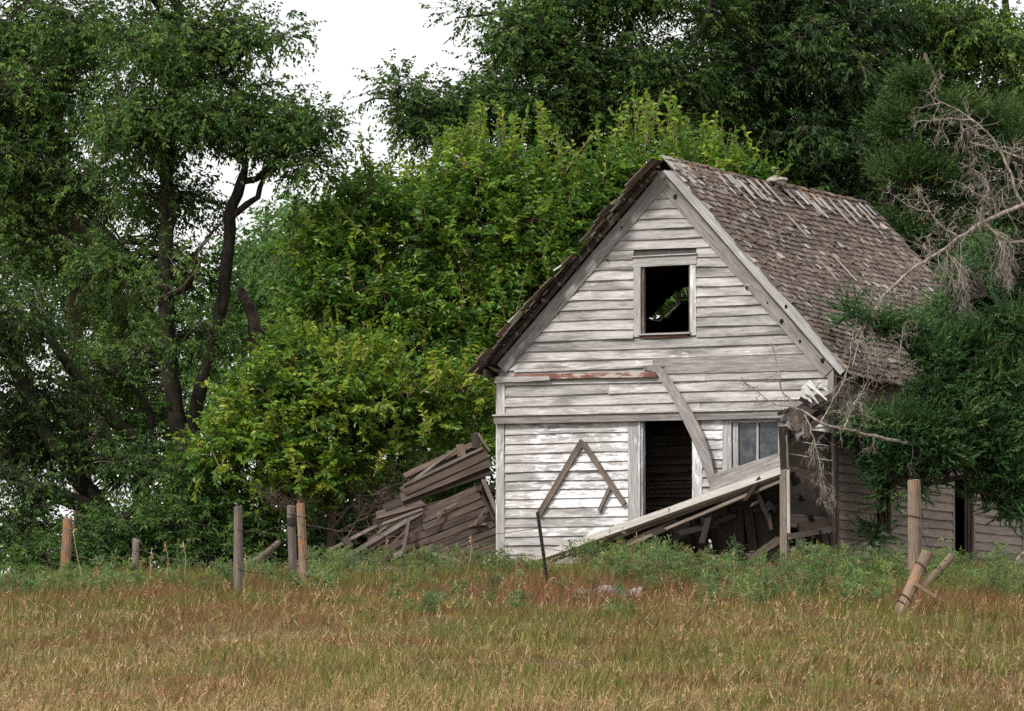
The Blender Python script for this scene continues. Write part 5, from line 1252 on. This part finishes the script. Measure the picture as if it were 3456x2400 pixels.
# ------------------------------------------------------------------ cedars
LF_CED = leafmat("cedar_needle", [(0, (.022, .06, .022)), (.5, (.054, .122, .04)), (.85, (.12, .205, .062)), (1, (.2, .17, .08))], .2, .6, .25)
LF_CED2 = leafmat("olive_cedar_needle", [(0, (.02, .05, .015)), (.5, (.046, .095, .024)), (.85, (.09, .15, .036)), (1, (.18, .14, .055))], .2, .6, .25)  # olive needle tones of the rear cedar
def cedar(name, label, limbs, blobs, mat, seed, nb=11, nn=20, dens=1.0, L=.34, group=None):
    global TRIS
    rs = np.random.RandomState(seed)
    L0 = [catmull([(*P(px, py, Y), r) for px, py, Y, r in lb], .25) for lb in limbs]
    off = L0[0][0, :3].copy(); off[2] = G(off[0], off[1])
    e = empty(name, off); tag(e, label, "tree", group)
    for i, l in enumerate(L0):
        V, F = tube(l[:, :3] - off, l[:, 3], 8, rs, .06); obj("trunk" if i == 0 else "limb", np_mesh("limb", V, [F], True), M_BARK2 if i == 0 else M_BARK, e)
    nodes = np.concatenate([l[1:] for l in L0])
    C, B = blob_clumps(rs, [(*b[:6], int(b[6] * dens)) for b in blobs], 50)
    br = Acc(); d = np.linalg.norm(C[:, None, :] - nodes[None, :, :3], axis=2); near = d.argmin(1)
    for c, j in zip(C, near):
        a = nodes[j, :3]; v = c - a; f = np.linspace(0, 1, 5)[:, None]; m = a + v * .5 + rs.normal(0, .08, 3) + np.array([0, 0, .1])
        V, F = tube((1 - f) ** 2 * a + 2 * f * (1 - f) * m + f * f * c - off, np.linspace(.02, .005, 5), 4); br.add(V, F, np.full(len(F), .5))
    obj("branches", br.mesh("branches", True), M_BARK, e, kind="stuff")
    N = len(C) * nb; ci = np.repeat(np.arange(len(C)), nb)
    outd = nrm(C - off - np.array([0, 0, 2.0])); outd = nrm(C - B) * .5 + nrm(C - nodes[near, :3]) * .7
    dirs = nrm(rs.normal(size=(N, 3)) * np.array([.7, .7, .45]) + outd[ci] * .8 + np.array([0, 0, .12]))
    pos = C[ci] + rs.normal(0, .07, (N, 3)); Lb = L * rs.uniform(.5, 1.2, N)
    f = np.linspace(.05, 1, nn)[None, :, None]
    curl = np.array([0, 0, 1.0]) * .25
    pts = pos[:, None, :] + dirs[:, None, :] * Lb[:, None, None] * f + curl * Lb[:, None, None] * f ** 2 - np.array([0, 0, 1.0]) * .12 * Lb[:, None, None] * f
    nd = nrm(dirs[:, None, :] + rs.normal(0, .33, (N, nn, 3)))
    ln = (.125 - .06 * f[..., 0]) * rs.uniform(.6, 1.2, (N, nn)); wd = .011
    sd = nrm(np.cross(nd, rs.normal(size=(N, nn, 3))))
    a = pts - sd * wd; b = pts + sd * wd; c = pts + nd * ln[..., None]
    V = np.stack([a, b, c], 2).reshape(-1, 3) - off; F = np.arange(len(V)).reshape(-1, 3)
    vm = np.clip(.45 + rs.normal(0, .17, len(C))[ci] + rs.normal(0, .08, N), 0, .9); vm = np.where(rs.rand(N) < .02, 1.0, vm)
    var = np.clip(np.repeat(vm, nn) + rs.normal(0, .08, N * nn), 0, 1)
    obj("crown", np_mesh("crown", V, [F], False, var), mat, e, kind="stuff"); TRIS += len(F)
    return e
cedar("cedar_tree", "feathery green cedar in front of the house's dark side wall",
      [[(3560, 1960, 1.2, .2), (3555, 1500, 1.2, .18), (3545, 1100, 1.2, .14), (3530, 700, 1.2, .1)],
       [(3550, 1500, 1.2, .08), (3400, 1560, 1.0, .06), (3250, 1500, .6, .05), (3050, 1440, .1, .035), (2880, 1400, -.2, .015)],
       [(3550, 1350, 1.2, .08), (3350, 1300, .8, .06), (3150, 1250, .6, .04), (3000, 1120, .5, .02), (2900, 1060, .4, .01)],
       [(3550, 1600, 1.2, .08), (3400, 1680, .8, .05), (3280, 1650, .4, .03)], [(3400, 1560, 1.0, .05), (3200, 1620, .2, .04), (3020, 1620, -.2, .02)],
       [(3550, 1200, 1.2, .08), (3420, 1050, 1, .05), (3330, 1000, 1, .02)]],
      [(2905, 1432, 95, 60, -.1, .3, 22), (3010, 1460, 140, 85, .1, .4, 60), (3000, 1550, 110, 100, 0, .35, 44), (2990, 1640, 70, 80, 0, .25, 10), (3120, 1460, 140, 105, .3, .45, 60), (3170, 1540, 110, 85, .3, .4, 26), (3260, 1430, 150, 115, .6, .5, 70), (3350, 1510, 140, 125, .8, .5, 66), (3430, 1600, 110, 110, .9, .5, 40), (3180, 1330, 160, 100, .6, .5, 60), (3340, 1300, 170, 130, .9, .6, 80), (3440, 1420, 120, 160, 1, .6, 66),
       (3150, 1210, 110, 75, .6, .4, 26), (3270, 1180, 140, 90, .8, .5, 40), (3400, 1120, 140, 110, 1, .6, 50), (3060, 1130, 110, 55, .5, .3, 18), (2955, 1085, 90, 45, .4, .25, 10), (2870, 1055, 60, 45, .3, .15, 4), (2950, 1800, 50, 55, .3, .15, 4), (3300, 1640, 60, 60, .6, .2, 6), (3420, 1700, 75, 75, .9, .3, 12), (3360, 1680, 60, 60, .8, .2, 6), (3110, 1620, 80, 70, .2, .2, 8), (3250, 960, 100, 100, 2.5, .4, 24), (3340, 900, 120, 120, 3, .4, 34), (3220, 1080, 120, 90, 2, .4, 30), (3380, 1010, 120, 110, 2.4, .5, 34)],
      LF_CED, 151, dens=1.25, L=.4, group="cedars at the right")
cedar("cedar_tree", "tall olive-green cedar rising behind the bare dead branches",
      [[(3330, 1960, 13, .25), (3310, 1300, 13, .2), (3270, 700, 13, .15), (3180, 350, 13, .08), (3120, 180, 13, .03)], [(3290, 900, 13, .08), (3100, 800, 12.4, .05), (3000, 720, 12.2, .03)], [(3280, 700, 13, .08), (3430, 600, 12.6, .05)]],
      [(3080, 290, 100, 80, 12.6, .6, 40), (3040, 420, 110, 90, 12.5, .7, 50), (3200, 400, 150, 110, 12.6, .9, 70), (3060, 580, 130, 110, 12.4, .8, 66), (3230, 600, 170, 130, 12.5, .9, 90), (3400, 480, 120, 150, 12.6, .9, 66), (3060, 760, 140, 120, 12.3, .8, 70), (3250, 830, 180, 130, 12.4, .9, 90), (3410, 720, 110, 150, 12.6, .9, 60), (3140, 960, 150, 110, 12.4, .8, 60), (3350, 1000, 150, 120, 12.5, .8, 60)],
      LF_CED2, 152, nn=16, dens=1.0, L=.44, group="cedars at the right")

# ------------------------------------------------------------------ bare dead branches
rsB = np.random.RandomState(81)
def kids(path, n, l0, l1, droop, r0, levels, out, up=0.0, wob=.34, fan=.85):
    path = np.asarray(path); m = len(path)
    for _ in range(n):
        i = rsB.randint(max(1, int(m * .12)), m); p = path[i]; t = nrm(path[min(i + 1, m - 1)] - path[i - 1] + 1e-6)
        d = nrm(t * .6 + nrm(rsB.normal(size=3)) * fan + np.array([0, 0, up - droop * .5])); L = rsB.uniform(l0, l1) * (1.15 - .6 * i / m)
        k = 5; q = [p]; s = L / (k - 1)
        for _k in range(k - 1):
            d = nrm(d + rsB.normal(0, wob, 3) + np.array([0, 0, -droop * .25])); q.append(q[-1] + d * s)
        q = np.array(q); out.append((q, r0))
        if levels > 0: kids(q, max(2, int(n * .25)), l0 * .55, l1 * .55, droop, r0 * .6, levels - 1, out, up, wob, fan)
def dead(name, label, limbs, spec, cat="dead tree", mat=None):
    mat = mat or M_DEAD
    global TRIS
    L0 = [catmull([(*P(px, py, Y), r * .6) for px, py, Y, r in lb], .12) for lb in limbs]
    off = L0[0][0, :3].copy(); e = empty(name, off); tag(e, label, cat)
    acc = Acc()
    for i, l in enumerate(L0):
        l = l.copy(); l[1:-1, :3] += rsB.normal(0, .008, (len(l) - 2, 3))
        V, F = tube(l[:, :3] - off, l[:, 3], 7, rsB, .07); obj("limb", np_mesh("limb", V, [F], True), mat, e)
        out = []; kids(l[:, :3], spec[i][0], spec[i][1], spec[i][2], spec[i][3], spec[i][4], spec[i][5], out)
        for q, r in out:
            V, F = tube(q - off, np.linspace(r, r * .3, len(q)), 3); acc.add(V, F, np.full(len(F), .5))
    obj("twigs", acc.mesh("twigs", True), mat, e, kind="stuff"); TRIS += sum(len(q) * 2 for v in acc.F.values() for q in v)
Yd = .9
dead("dead_branch", "bare grey dead branch arching across the roof from the right edge",
     [[(3620, 640, Yd, .07), (3456, 690, Yd, .062), (3320, 750, Yd - .1, .055), (3240, 802, Yd - .2, .05), (3188, 840, Yd - .2, .046), (3101, 895, Yd - .3, .042), (3032, 952, Yd - .4, .036), (2982, 1002, Yd - .5, .03), (2938, 1064, Yd - .6, .026), (2907, 1127, Yd - .7, .022), (2882, 1221, Yd - .8, .016), (2860, 1320, Yd - .9, .008)],
      [(3470, 720, Yd, .05), (3428, 640, Yd, .04), (3401, 563, Yd, .036), (3351, 469, Yd - .1, .03), (3301, 419, Yd - .2, .026), (3238, 375, Yd - .2, .02), (3188, 350, Yd - .3, .014), (3138, 319, Yd - .3, .008)],
      [(3285, 405, Yd - .2, .018), (3190, 402, Yd - .3, .014), (3094, 413, Yd - .4, .007)],
      [(3238, 802, Yd - .2, .026), (3205, 776, Yd - .2, .025), (3188, 776, Yd - .2, .022), (3138, 713, Yd - .3, .017), (3110, 660, Yd - .3, .012), (3092, 632, Yd - .3, .007)],
      [(3140, 715, Yd - .3, .016), (3080, 700, Yd - .4, .012), (3000, 650, Yd - .5, .006)],
      [(3320, 752, Yd - .1, .028), (3376, 814, Yd - .2, .024), (3378, 860, Yd - .2, .018), (3376, 900, Yd - .2, .012)], [(3380, 820, Yd - .2, .018), (3460, 816, Yd - .3, .014)], [(3378, 822, Yd - .2, .018), (3400, 870, Yd - .2, .014), (3395, 920, Yd - .2, .008)],
      [(3362, 725, Yd, .022), (3340, 640, Yd - .1, .02), (3310, 590, Yd - .2, .014), (3250, 550, Yd - .3, .007)], [(3320, 745, Yd, .018), (3300, 660, Yd - .3, .013), (3230, 610, Yd - .4, .006)],
      [(3192, 842, Yd - .2, .022), (3213, 876, Yd - .3, .018), (3245, 915, Yd - .3, .014), (3260, 980, Yd - .3, .01), (3270, 1040, Yd - .3, .006)],
      [(3101, 897, Yd - .3, .016), (3140, 850, Yd - .4, .013), (3130, 800, Yd - .4, .008)], [(3270, 480, Yd, .02), (3456, 535, Yd, .03)]],
     [(30, .4, 1.0, .35, .009, 2), (24, .4, .95, .2, .009, 2), (16, .15, .35, .5, .006, 1), (18, .2, .45, .3, .007, 2), (14, .2, .4, .3, .006, 1), (22, .25, .55, .8, .007, 2), (12, .2, .45, .7, .006, 2), (14, .25, .5, .9, .006, 2), (20, .2, .5, .2, .007, 2), (16, .2, .45, .2, .006, 1), (26, .25, .6, .9, .007, 2), (12, .2, .4, .3, .006, 1), (8, .2, .4, .2, .006, 1)])
Yl = -2.3
dead("dead_branch", "tangle of bare dead twigs drooping over the porch corner",
     [[(3260, 1500, .7, .06), (3090, 1500, -.2, .05), (2985, 1480, -.9, .045), (2883, 1457, -1.6, .04), (2789, 1435, Yl, .034), (2735, 1405, Yl, .03), (2688, 1376, Yl, .026), (2655, 1340, Yl, .022), (2636, 1313, Yl, .02), (2623, 1231, Yl, .014), (2612, 1186, Yl, .007)],
      [(2690, 1378, Yl, .018), (2601, 1357, Yl, .014), (2550, 1315, Yl - .1, .01), (2500, 1285, Yl - .1, .006)],
      [(2715, 1398, Yl, .016), (2735, 1440, Yl - .1, .014), (2751, 1501, Yl - .1, .012), (2770, 1580, Yl - .1, .009), (2784, 1660, Yl - .1, .005)],
      [(2770, 1430, Yl, .016), (2795, 1380, Yl + .2, .014), (2835, 1310, Yl + .4, .012), (2865, 1230, Yl + .6, .01), (2880, 1120, Yl + .9, .006)],
      [(3050, 1330, -.4, .018), (3040, 1270, -.6, .015), (3035, 1200, -.7, .013), (3052, 1090, -.6, .007)], [(3035, 1300, -.6, .014), (2985, 1262, -.7, .012), (2955, 1205, -.7, .007)],
      [(2850, 1455, -1.8, .016), (2870, 1380, -1.4, .014), (2905, 1330, -1.1, .01), (2930, 1280, -1, .006)]],
     [(20, .2, .5, .4, .007, 2), (14, .15, .4, .6, .006, 1), (22, .2, .5, .9, .006, 2), (18, .2, .5, .4, .006, 2), (16, .2, .45, .6, .006, 2), (12, .2, .4, .5, .006, 1), (18, .2, .5, .5, .006, 2)])
dead("dead_brush", "brown tangle of dead brush left of the collapsed shed",
     [[(1120, 1780, 5, .03), (1200, 1700, 5, .025), (1330, 1640, 4.9, .02), (1440, 1600, 4.8, .008)], [(1130, 1800, 5, .025), (1250, 1740, 4.8, .02), (1390, 1690, 4.6, .008)], [(1110, 1740, 5, .02), (1010, 1690, 4.6, .014), (900, 1660, 4.4, .006)], [(1150, 1900, 4.6, .02), (1180, 1800, 4.6, .016), (1240, 1700, 4.6, .008)]],
     [(26, .3, .8, .1, .009, 2), (26, .3, .7, .1, .008, 2), (26, .25, .6, .2, .007, 2), (12, .3, .7, .1, .007, 1)], "brush", M_BARK2)
dead("dead_branch", "long bare grey twig hanging between the elm's two stems",
     [[(745, 790, 8.6, .026), (700, 810, 8.4, .024), (668, 850, 8.4, .022), (672, 890, 8.4, .02), (620, 960, 8.4, .016), (560, 995, 8.4, .012), (470, 1020, 8.4, .007)], [(600, 980, 8.4, .012), (540, 960, 8.4, .008), (450, 990, 8.4, .005)]],
     [(10, .2, .5, .3, .006, 1), (8, .2, .4, .3, .005, 1)], "dead tree", M_BARK2)
dead("dead_branch", "black bare bough on the ground at the right edge below the side wall",
     [[(3470, 1850, -1, .035), (3420, 1900, -1.2, .03), (3390, 1935, -1.4, .02), (3365, 1955, -1.5, .01)], [(3430, 1895, -1.2, .018), (3400, 1950, -1.6, .01)]],
     [(8, .15, .3, .2, .006, 1), (6, .1, .25, .2, .005, 1)])
# fallen log and bent dry stem
a, b = ground_hit(846, 1955), P(940, 1832, 4.0); a[1] = 2.6; a = P(846, 1905, 2.6)
c = catmull([(*a, .06), (*((a + b) / 2 + np.array([0, 0, -.02])), .06), (*b, .05)], .1); V, F = tube(c[:, :3], c[:, 3], 9, rsB, .08); mb = MB(); mb.add(V, F); mb.add(V[:9], [tuple(range(8, -1, -1))]); mb.add(V[-9:], [tuple(range(9))])
tag(obj("fallen_log", mb.mesh("fallen_log", True), M_BARK2), "short brown log leaning up out of the weeds behind the paired posts", "log")

# ------------------------------------------------------------------ grass, weeds
rsW = np.random.RandomState(91)
def srgb(*c): return np.array([((v / 255 + .055) / 1.055) ** 2.4 if v > 10 else v / 255 / 12.92 for v in c])
def in_house(x, y, m=.0):
    d = np.stack([x - HO[0], y - HO[1]], 1); u = d @ HX[:2]; v = d @ HY[:2]
    return (u > -m) & (u < W + m) & (v > -m) & (v < LEN + m)
def scatter(n, y0, y1, pad=1.2, bias=0.0):
    y = rsW.uniform(y0, y1, n); hw = (y - CAM[1]) * 1728 / F_PX + pad; x = rsW.uniform(-1, 1, n) * hw
    return x, y
def blades(x, y, h, w, lean, col, seg=2):
    n = len(x); z = G(x, y) - .02; b = np.stack([x, y, z], 1); th = rsW.uniform(0, 2 * math.pi, n)
    ln = np.stack([np.cos(th), np.sin(th), np.zeros(n)], 1) * (lean * rsW.uniform(.2, 1.3, n))[:, None] + np.array([.12, -.03, 0])
    sd = np.stack([np.cos(th + 1.2), np.sin(th + 1.2) * .5, np.zeros(n)], 1) * w[:, None] * .5
    mid = b + np.array([0, 0, 1.0]) * (h * .55)[:, None] + ln * (h * .3)[:, None]; tip = b + np.array([0, 0, 1.0]) * (h * .96)[:, None] + ln * h[:, None]
    V = np.stack([b - sd, b + sd, mid + sd * .8, mid - sd * .8, tip], 1).reshape(-1, 3); i = np.arange(n)[:, None] * 5
    return V, i + np.array([[0, 1, 2, 3]]), i + np.array([[3, 2, 4]]), col
def tri_blades(x, y, h, w, lean, th=None):
    m = len(x); b = np.stack([x, y, G(x, y) - .015], 1); th = rsW.uniform(0, 6.28, m) if th is None else th; r = lean * h * rsW.uniform(.1, 1.2, m)
    sd = np.stack([np.cos(th + 1.4), np.sin(th + 1.4) * .5, np.zeros(m)], 1) * w[:, None] * .5
    t = b + np.stack([np.cos(th) * r + .1 * h, np.sin(th) * r, h], 1)
    return np.stack([b - sd, b + sd, t], 1).reshape(-1, 3), np.arange(m * 3).reshape(-1, 3)
def radial_th(x, y, cx, cy): return np.arctan2(y - cy, x - cx) + rsW.normal(0, .5, len(x))
def grass():
    global TRIS
    strawc, greenc, redc, olive, dark = srgb(172, 146, 96), srgb(98, 105, 45), srgb(126, 85, 62), srgb(118, 105, 54), srgb(58, 49, 29)
    def tint(x, y, tid, nt):
        n = len(x); patch = vnoise(x, y, 2.6, 11) * .5 + vnoise(x, y, .8, 12) * .5; p2 = vnoise(x, y, 1.9, 13) * .55 + vnoise(x, y, .5, 14) * .45; p3 = vnoise(x, y, 5.0, 15)
        zone = np.exp(-((x - 1.0) / 2.6) ** 2 - ((y + 8.5) / 2.6) ** 2) + np.exp(-((x - 6.3) / 1.6) ** 2 - ((y + 13) / 2.5) ** 2) * .9 + .55 * np.exp(-((x + 4.5) / 2.0) ** 2 - ((y + 7.5) / 2) ** 2)
        t = .6 * rsW.rand(nt)[tid] + .4 * rsW.rand(n)
        fs = np.clip(.17 + .35 * (p3 - .5) + .3 * np.clip((-20 - y) / 12, 0, 1) * np.clip((5 - x) / 7, .3, 1), .05, .6); fg = .2 + .34 * (patch > .53)
        col = np.where((t < fs)[:, None], strawc, np.where((t < fs + fg)[:, None], greenc, np.where((t < .84)[:, None], olive, dark)))
        rp = np.clip(.06 + .5 * zone + .42 * (p2 > .56), 0, .75); col = np.where((.5 * rsW.rand(nt)[tid] + .5 * rsW.rand(n) < rp)[:, None], redc, col)
        return col * (rsW.uniform(.6, 1.35, nt)[tid] * rsW.uniform(.75, 1.25, n))[:, None], patch, zone
    def tufts(nt, k, y0, y1, s0, s1):
        tx, ty = scatter(nt, y0, y1); sp = rsW.uniform(s0, s1, nt); tid = np.repeat(np.arange(nt), k); m = nt * k
        x = tx[tid] + rsW.normal(0, 1, m) * sp[tid]; y = ty[tid] + rsW.normal(0, 1, m) * sp[tid]; ok = ~in_house(x, y, .1); x, y, tid = x[ok], y[ok], tid[ok]; return x, y, tid, radial_th(x, y, tx[tid], ty[tid])
    Vs, Fs, cs, n0 = [], [], [], 0
    def put(V, F, c):
        nonlocal n0
        Vs.append(V); Fs.append(F + n0); cs.append(c); n0 += len(V)
    # fine sward
    nt = 46000; x, y, tid, th = tufts(nt, 10, -40, 3, .03, .13); c, patch, zone = tint(x, y, tid, nt); n = len(x)
    h = (.035 + .13 * patch ** 1.7 + .12 * zone) * rsW.uniform(.3, 1.8, nt)[tid] + rsW.exponential(.02, n); h *= np.where(y > -10, 1.25, 1.0)
    put(*tri_blades(x, y, h, rsW.uniform(.005, .0105, n), 1.0, th), c)
    # scattered taller clumps, thickest along the crest and the fence line
    nt = 4200; x, y, tid, th = tufts(nt, 16, -40, -1, .05, .16); keep = vnoise(x, y, 1.4, 23) * .7 + vnoise(x, y, .5, 24) * .3 + .22 * np.exp(-((y + 6) / 5) ** 2) > .62; x, y, tid, th = x[keep], y[keep], tid[keep], th[keep]
    c, patch, zone = tint(x, y, tid, nt); n = len(x); h = (.16 + .22 * rsW.rand(nt)[tid] * (.6 + .7 * np.exp(-((y + 6) / 6) ** 2))) * rsW.uniform(.6, 1.15, n)
    put(*tri_blades(x, y, h, rsW.uniform(.005, .010, n), .8, th), c * 1.05)
    # pale flecks: glints on the grass put into the colour of short splayed blades
    m = 11000; x, y = scatter(m, -40, -2); k = vnoise(x, y, 1.1, 27) + .5 * rsW.rand(m) > .6; x, y = x[k], y[k]; ok = ~in_house(x, y, .1); x, y = x[ok], y[ok]; m = len(x)
    V, F = tri_blades(x, y, rsW.uniform(.03, .12, m), rsW.uniform(.008, .016, m), 2.2); V = V.reshape(-1, 3, 3); V[:, :, 2] += (rsW.uniform(.02, .13, m))[:, None]; put(V.reshape(-1, 3), F, srgb(196, 166, 130) * rsW.uniform(.5, 1.1, (m, 1)))
    o = obj("meadow_grass", np_mesh("meadow_grass", np.concatenate(Vs), [np.concatenate(Fs)], False, col=np.concatenate(cs)), colmat("dry_grass"), kind="stuff")
    o["label"] = "dry golden and olive meadow grass covering the slope"; o["category"] = "grass"
grass()
def seedheads():
    global TRIS
    x1, y1 = scatter(2200, -40, -4); x2, y2 = scatter(8000, -42, -25)
    keep = rsW.rand(len(x2)) < np.clip(.5 - (x2 + 5) * .1 - (y2 + 36) * .06, .02, 1); x = np.concatenate([x1, x2[keep]]); y = np.concatenate([y1, y2[keep]]); n = len(x)
    pt = vnoise(x, y, 1.3, 17); k = rsW.rand(n) < .25 + 1.1 * (pt > .5); x, y = x[k], y[k]; n = len(x)
    h = rsW.uniform(.18, .4, n); acc = Acc(); st = srgb(172, 146, 112)
    V, F4, F3, c = blades(x, y, h, np.full(n, .0045), .35, np.broadcast_to(st * .8, (n, 3)))
    acc.add(V, F4, c); acc.F.setdefault(3, []).append(F3); acc.a.setdefault(3, []).append(c)
    tips = V.reshape(-1, 5, 3)[:, 4]; ax0 = nrm(tips - V.reshape(-1, 5, 3)[:, 2])
    m = 11; f = np.linspace(-.15, .02, m)
    pos = (tips[:, None, :] + ax0[:, None, :] * f[None, :, None] + rsW.normal(0, .006, (n, m, 3))).reshape(-1, 3)
    ax = nrm(np.repeat(ax0, m, 0) + rsW.normal(0, .5, (n * m, 3)) + np.array([.2, 0, 0])); L = rsW.uniform(.022, .055, n * m)
    V, F, k = leaf_arrays(pos, ax, rsW.normal(size=(n * m, 3)), L, L * .3, 2)
    col = st * rsW.uniform(.75, 1.35, (n, 1)) * np.array([1, .98, .95]); col = np.repeat(np.repeat(col, m, 0), k, 0)
    acc.add(V, F, col); o = obj("seed_grass", acc.mesh("seed_grass", False, "col"), colmat("straw_seed", .7, .25), kind="stuff"); TRIS += sum(len(q) * (k - 2) for k, v in acc.F.items() for q in v)
    o["label"] = "feathery straw-coloured seed heads nodding above the meadow"; o["category"] = "grass"
seedheads()
def weeds():
    global TRIS
    pts = []
    def band(n, px0, px1, py0, py1, h0, h1):
        for _ in range(n):
            px = rsW.uniform(px0, px1); py = rsW.uniform(py0, py1); p = ground_hit_fast(px, py); pts.append((p[0], p[1], rsW.uniform(h0, h1)))
    ys = np.arange(-45, 4, .25)
    def ground_hit_fast(px, py):
        d = ray(px, py); t = (ys - CAM[1]) / d[1]; q = CAM[None] + d[None] * t[:, None]; dz = q[:, 2] - G(q[:, 0], q[:, 1]); k = np.argmax(dz <= 0) if (dz <= 0).any() else np.argmin(dz); return q[k]
    band(270, 2050, 2860, 1930, 2000, .22, .6); band(110, 2350, 3000, 1960, 2070, .2, .5); band(150, 1900, 2700, 1915, 1950, .25, .5); band(170, 2800, 3456, 1950, 2040, .25, .6)
    band(110, 1050, 1700, 1935, 1965, .15, .5); band(95, 250, 1150, 1965, 2025, .15, .5); band(60, 0, 300, 1975, 2020, .15, .35); band(60, 1700, 2100, 1930, 1960, .12, .3); band(60, 1300, 2300, 1960, 2100, .12, .35)
    a_ = np.array(pts); pts = [p for p in pts if vnoise(p[0], p[1] * .5, .9, 33) * .7 + rsW.rand() * .3 > .36]
    a = np.array(pts); ok = ~in_house(a[:, 0], a[:, 1], .05); a = a[ok]; n = len(a)
    base = np.stack([a[:, 0], a[:, 1], G(a[:, 0], a[:, 1]) - .02], 1)
    d = nrm(np.array([0, 0, 1.0]) + rsW.normal(0, .14, (n, 3))); H = a[:, 2]
    acc = Acc(); f = np.linspace(0, 1, 4)[None, :, None]
    V, F = tubes_batch(base[:, None] + d[:, None] * H[:, None, None] * f, np.tile([.006, .005, .004, .002], (n, 1)), 3); acc.add(V, F, np.tile(srgb(88, 100, 60), (len(F), 1)))
    # side sprays of narrow leaflets
    k = 13; fr = rsW.uniform(.15, 1.0, (n, k)); pos = base[:, None] + d[:, None] * (H[:, None] * fr)[..., None]
    sd = nrm(rsW.normal(size=(n, k, 3)) * np.array([1, 1, .35]) + np.array([0, 0, .45])); L = (.2 * (1.15 - .75 * fr)) * rsW.uniform(.7, 1.2, (n, k)) * (.6 + H[:, None])
    m = 8; g = np.linspace(.15, 1, m)
    lp = pos[:, :, None] + sd[:, :, None] * (L[..., None] * g)[..., None]
    lx = nrm(sd[:, :, None] * .7 + rsW.normal(0, .55, (n, k, m, 3)) + np.array([0, 0, -.1])); Ll = rsW.uniform(.045, .1, (n, k, m))
    V, F, q = leaf_arrays(lp.reshape(-1, 3), lx.reshape(-1, 3), rsW.normal(0, .6, (n * k * m, 3)) + UPV, Ll.ravel(), Ll.ravel() * .2, 2)
    hue = rsW.rand(n, 1); c = srgb(100, 126, 84) * (1 - hue) + srgb(120, 138, 76) * hue; c = c * rsW.uniform(.6, 1.3, (n, 1)); c = np.where(rsW.rand(n, 1) < .05, srgb(140, 124, 84), c)
    acc.add(V, F, np.repeat(np.repeat(c, k * m, 0), q, 0))
    o = obj("green_weeds", acc.mesh("green_weeds", False, "col"), colmat("weed_leaf", .6, .3), kind="stuff"); TRIS += sum(len(q) * (k - 2) for k, v in acc.F.items() for q in v)
    o["label"] = "feathery green weeds growing along the house and fence"; o["category"] = "weeds"
weeds()
# single tall dry stalks with curled pale heads
def stalk(label, px, py, tx, ty, Y=None):
    b = ground_hit(px, py); t = P(tx, ty, b[1]); e = empty("dry_stalk", b); tag(e, label, "dry stalk", "dry seed stalks")
    m_ = (t - b) * .6 + rsW.normal(0, .02, 3); pth = catmull([(0, 0, 0), tuple(m_), tuple(t - b)], .06); V, F = tube(pth, np.linspace(.006, .003, len(pth)), 4)
    mt = M_STRAW; obj("stem", np_mesh("stem", V, [F]), mt, e)
    n = 9; pos = (t - b) + nrm(b - t) * rsW.uniform(0, .16, (n, 1)) + rsW.normal(0, .014, (n, 3)); ax = nrm(rsW.normal(0, .5, (n, 3)) + np.array([.1, 0, -.5])); L = rsW.uniform(.03, .065, n)
    V, F, k = leaf_arrays(pos, ax, rsW.normal(size=(n, 3)), L, L * .35, 4); obj("seed_head", np_mesh("seed_head", V, [F]), mt, e, kind="stuff")
n_ = NT("pale_straw"); n_.b.inputs["Base Color"].default_value = (*srgb(178, 146, 112), 1); n_.b.inputs["Roughness"].default_value = .7; M_STRAW = n_.m
for lab, a_ in (("pale dry stalk rising beside the leftmost orange post", (285, 1990, 246, 1770)), ("dry brown stalk in front of the collapsed shed's prop stick", (1308, 1960, 1305, 1815)), ("bent dry stalk before the shed's striped boards", (1565, 1965, 1590, 1805)), ("dry stalk by the fallen porch beam's foot", (2205, 1950, 2200, 1835)),
               ("dry stalk in the weeds left of the porch post", (2480, 1975, 2475, 1860)), ("dry stalk standing between the stubby post and the lone grey post", (560, 1985, 555, 1830)), ("thin dry stalk left of the lone grey post", (620, 1985, 618, 1825)), ("dry stalk in the weeds under the house's side wall", (2905, 1995, 2898, 1890)), ("dry stalk just right of the stubby post", (505, 1990, 512, 1850)), ("pale dry stalk between the lone post and the strapped post", (830, 1990, 826, 1870)), ("dry stalk in front of the black steel post's left side", (1750, 1985, 1745, 1905))):
    stalk(lab, *a_)
def arch(label, pts):
    b = ground_hit(*pts[0]); e = [P(px, py, b[1]) for px, py in pts]; pth = catmull(e, .05); V, F = tube(pth, np.linspace(.009, .004, len(pth)), 4)
    tag(obj("arched_stem", np_mesh("arched_stem", V, [F]), M_STRAW), label, "dry stem", "dry seed stalks")
arch("pale dry stem arched over the weeds below the fallen beam", [(2175, 1990), (2230, 1968), (2300, 1957), (2370, 1968)])
arch("second pale dry stem lying arched below the collapsed shed", [(1250, 1960), (1320, 1940), (1400, 1925), (1440, 1925)])
print("FOLIAGE_TRIS", TRIS)
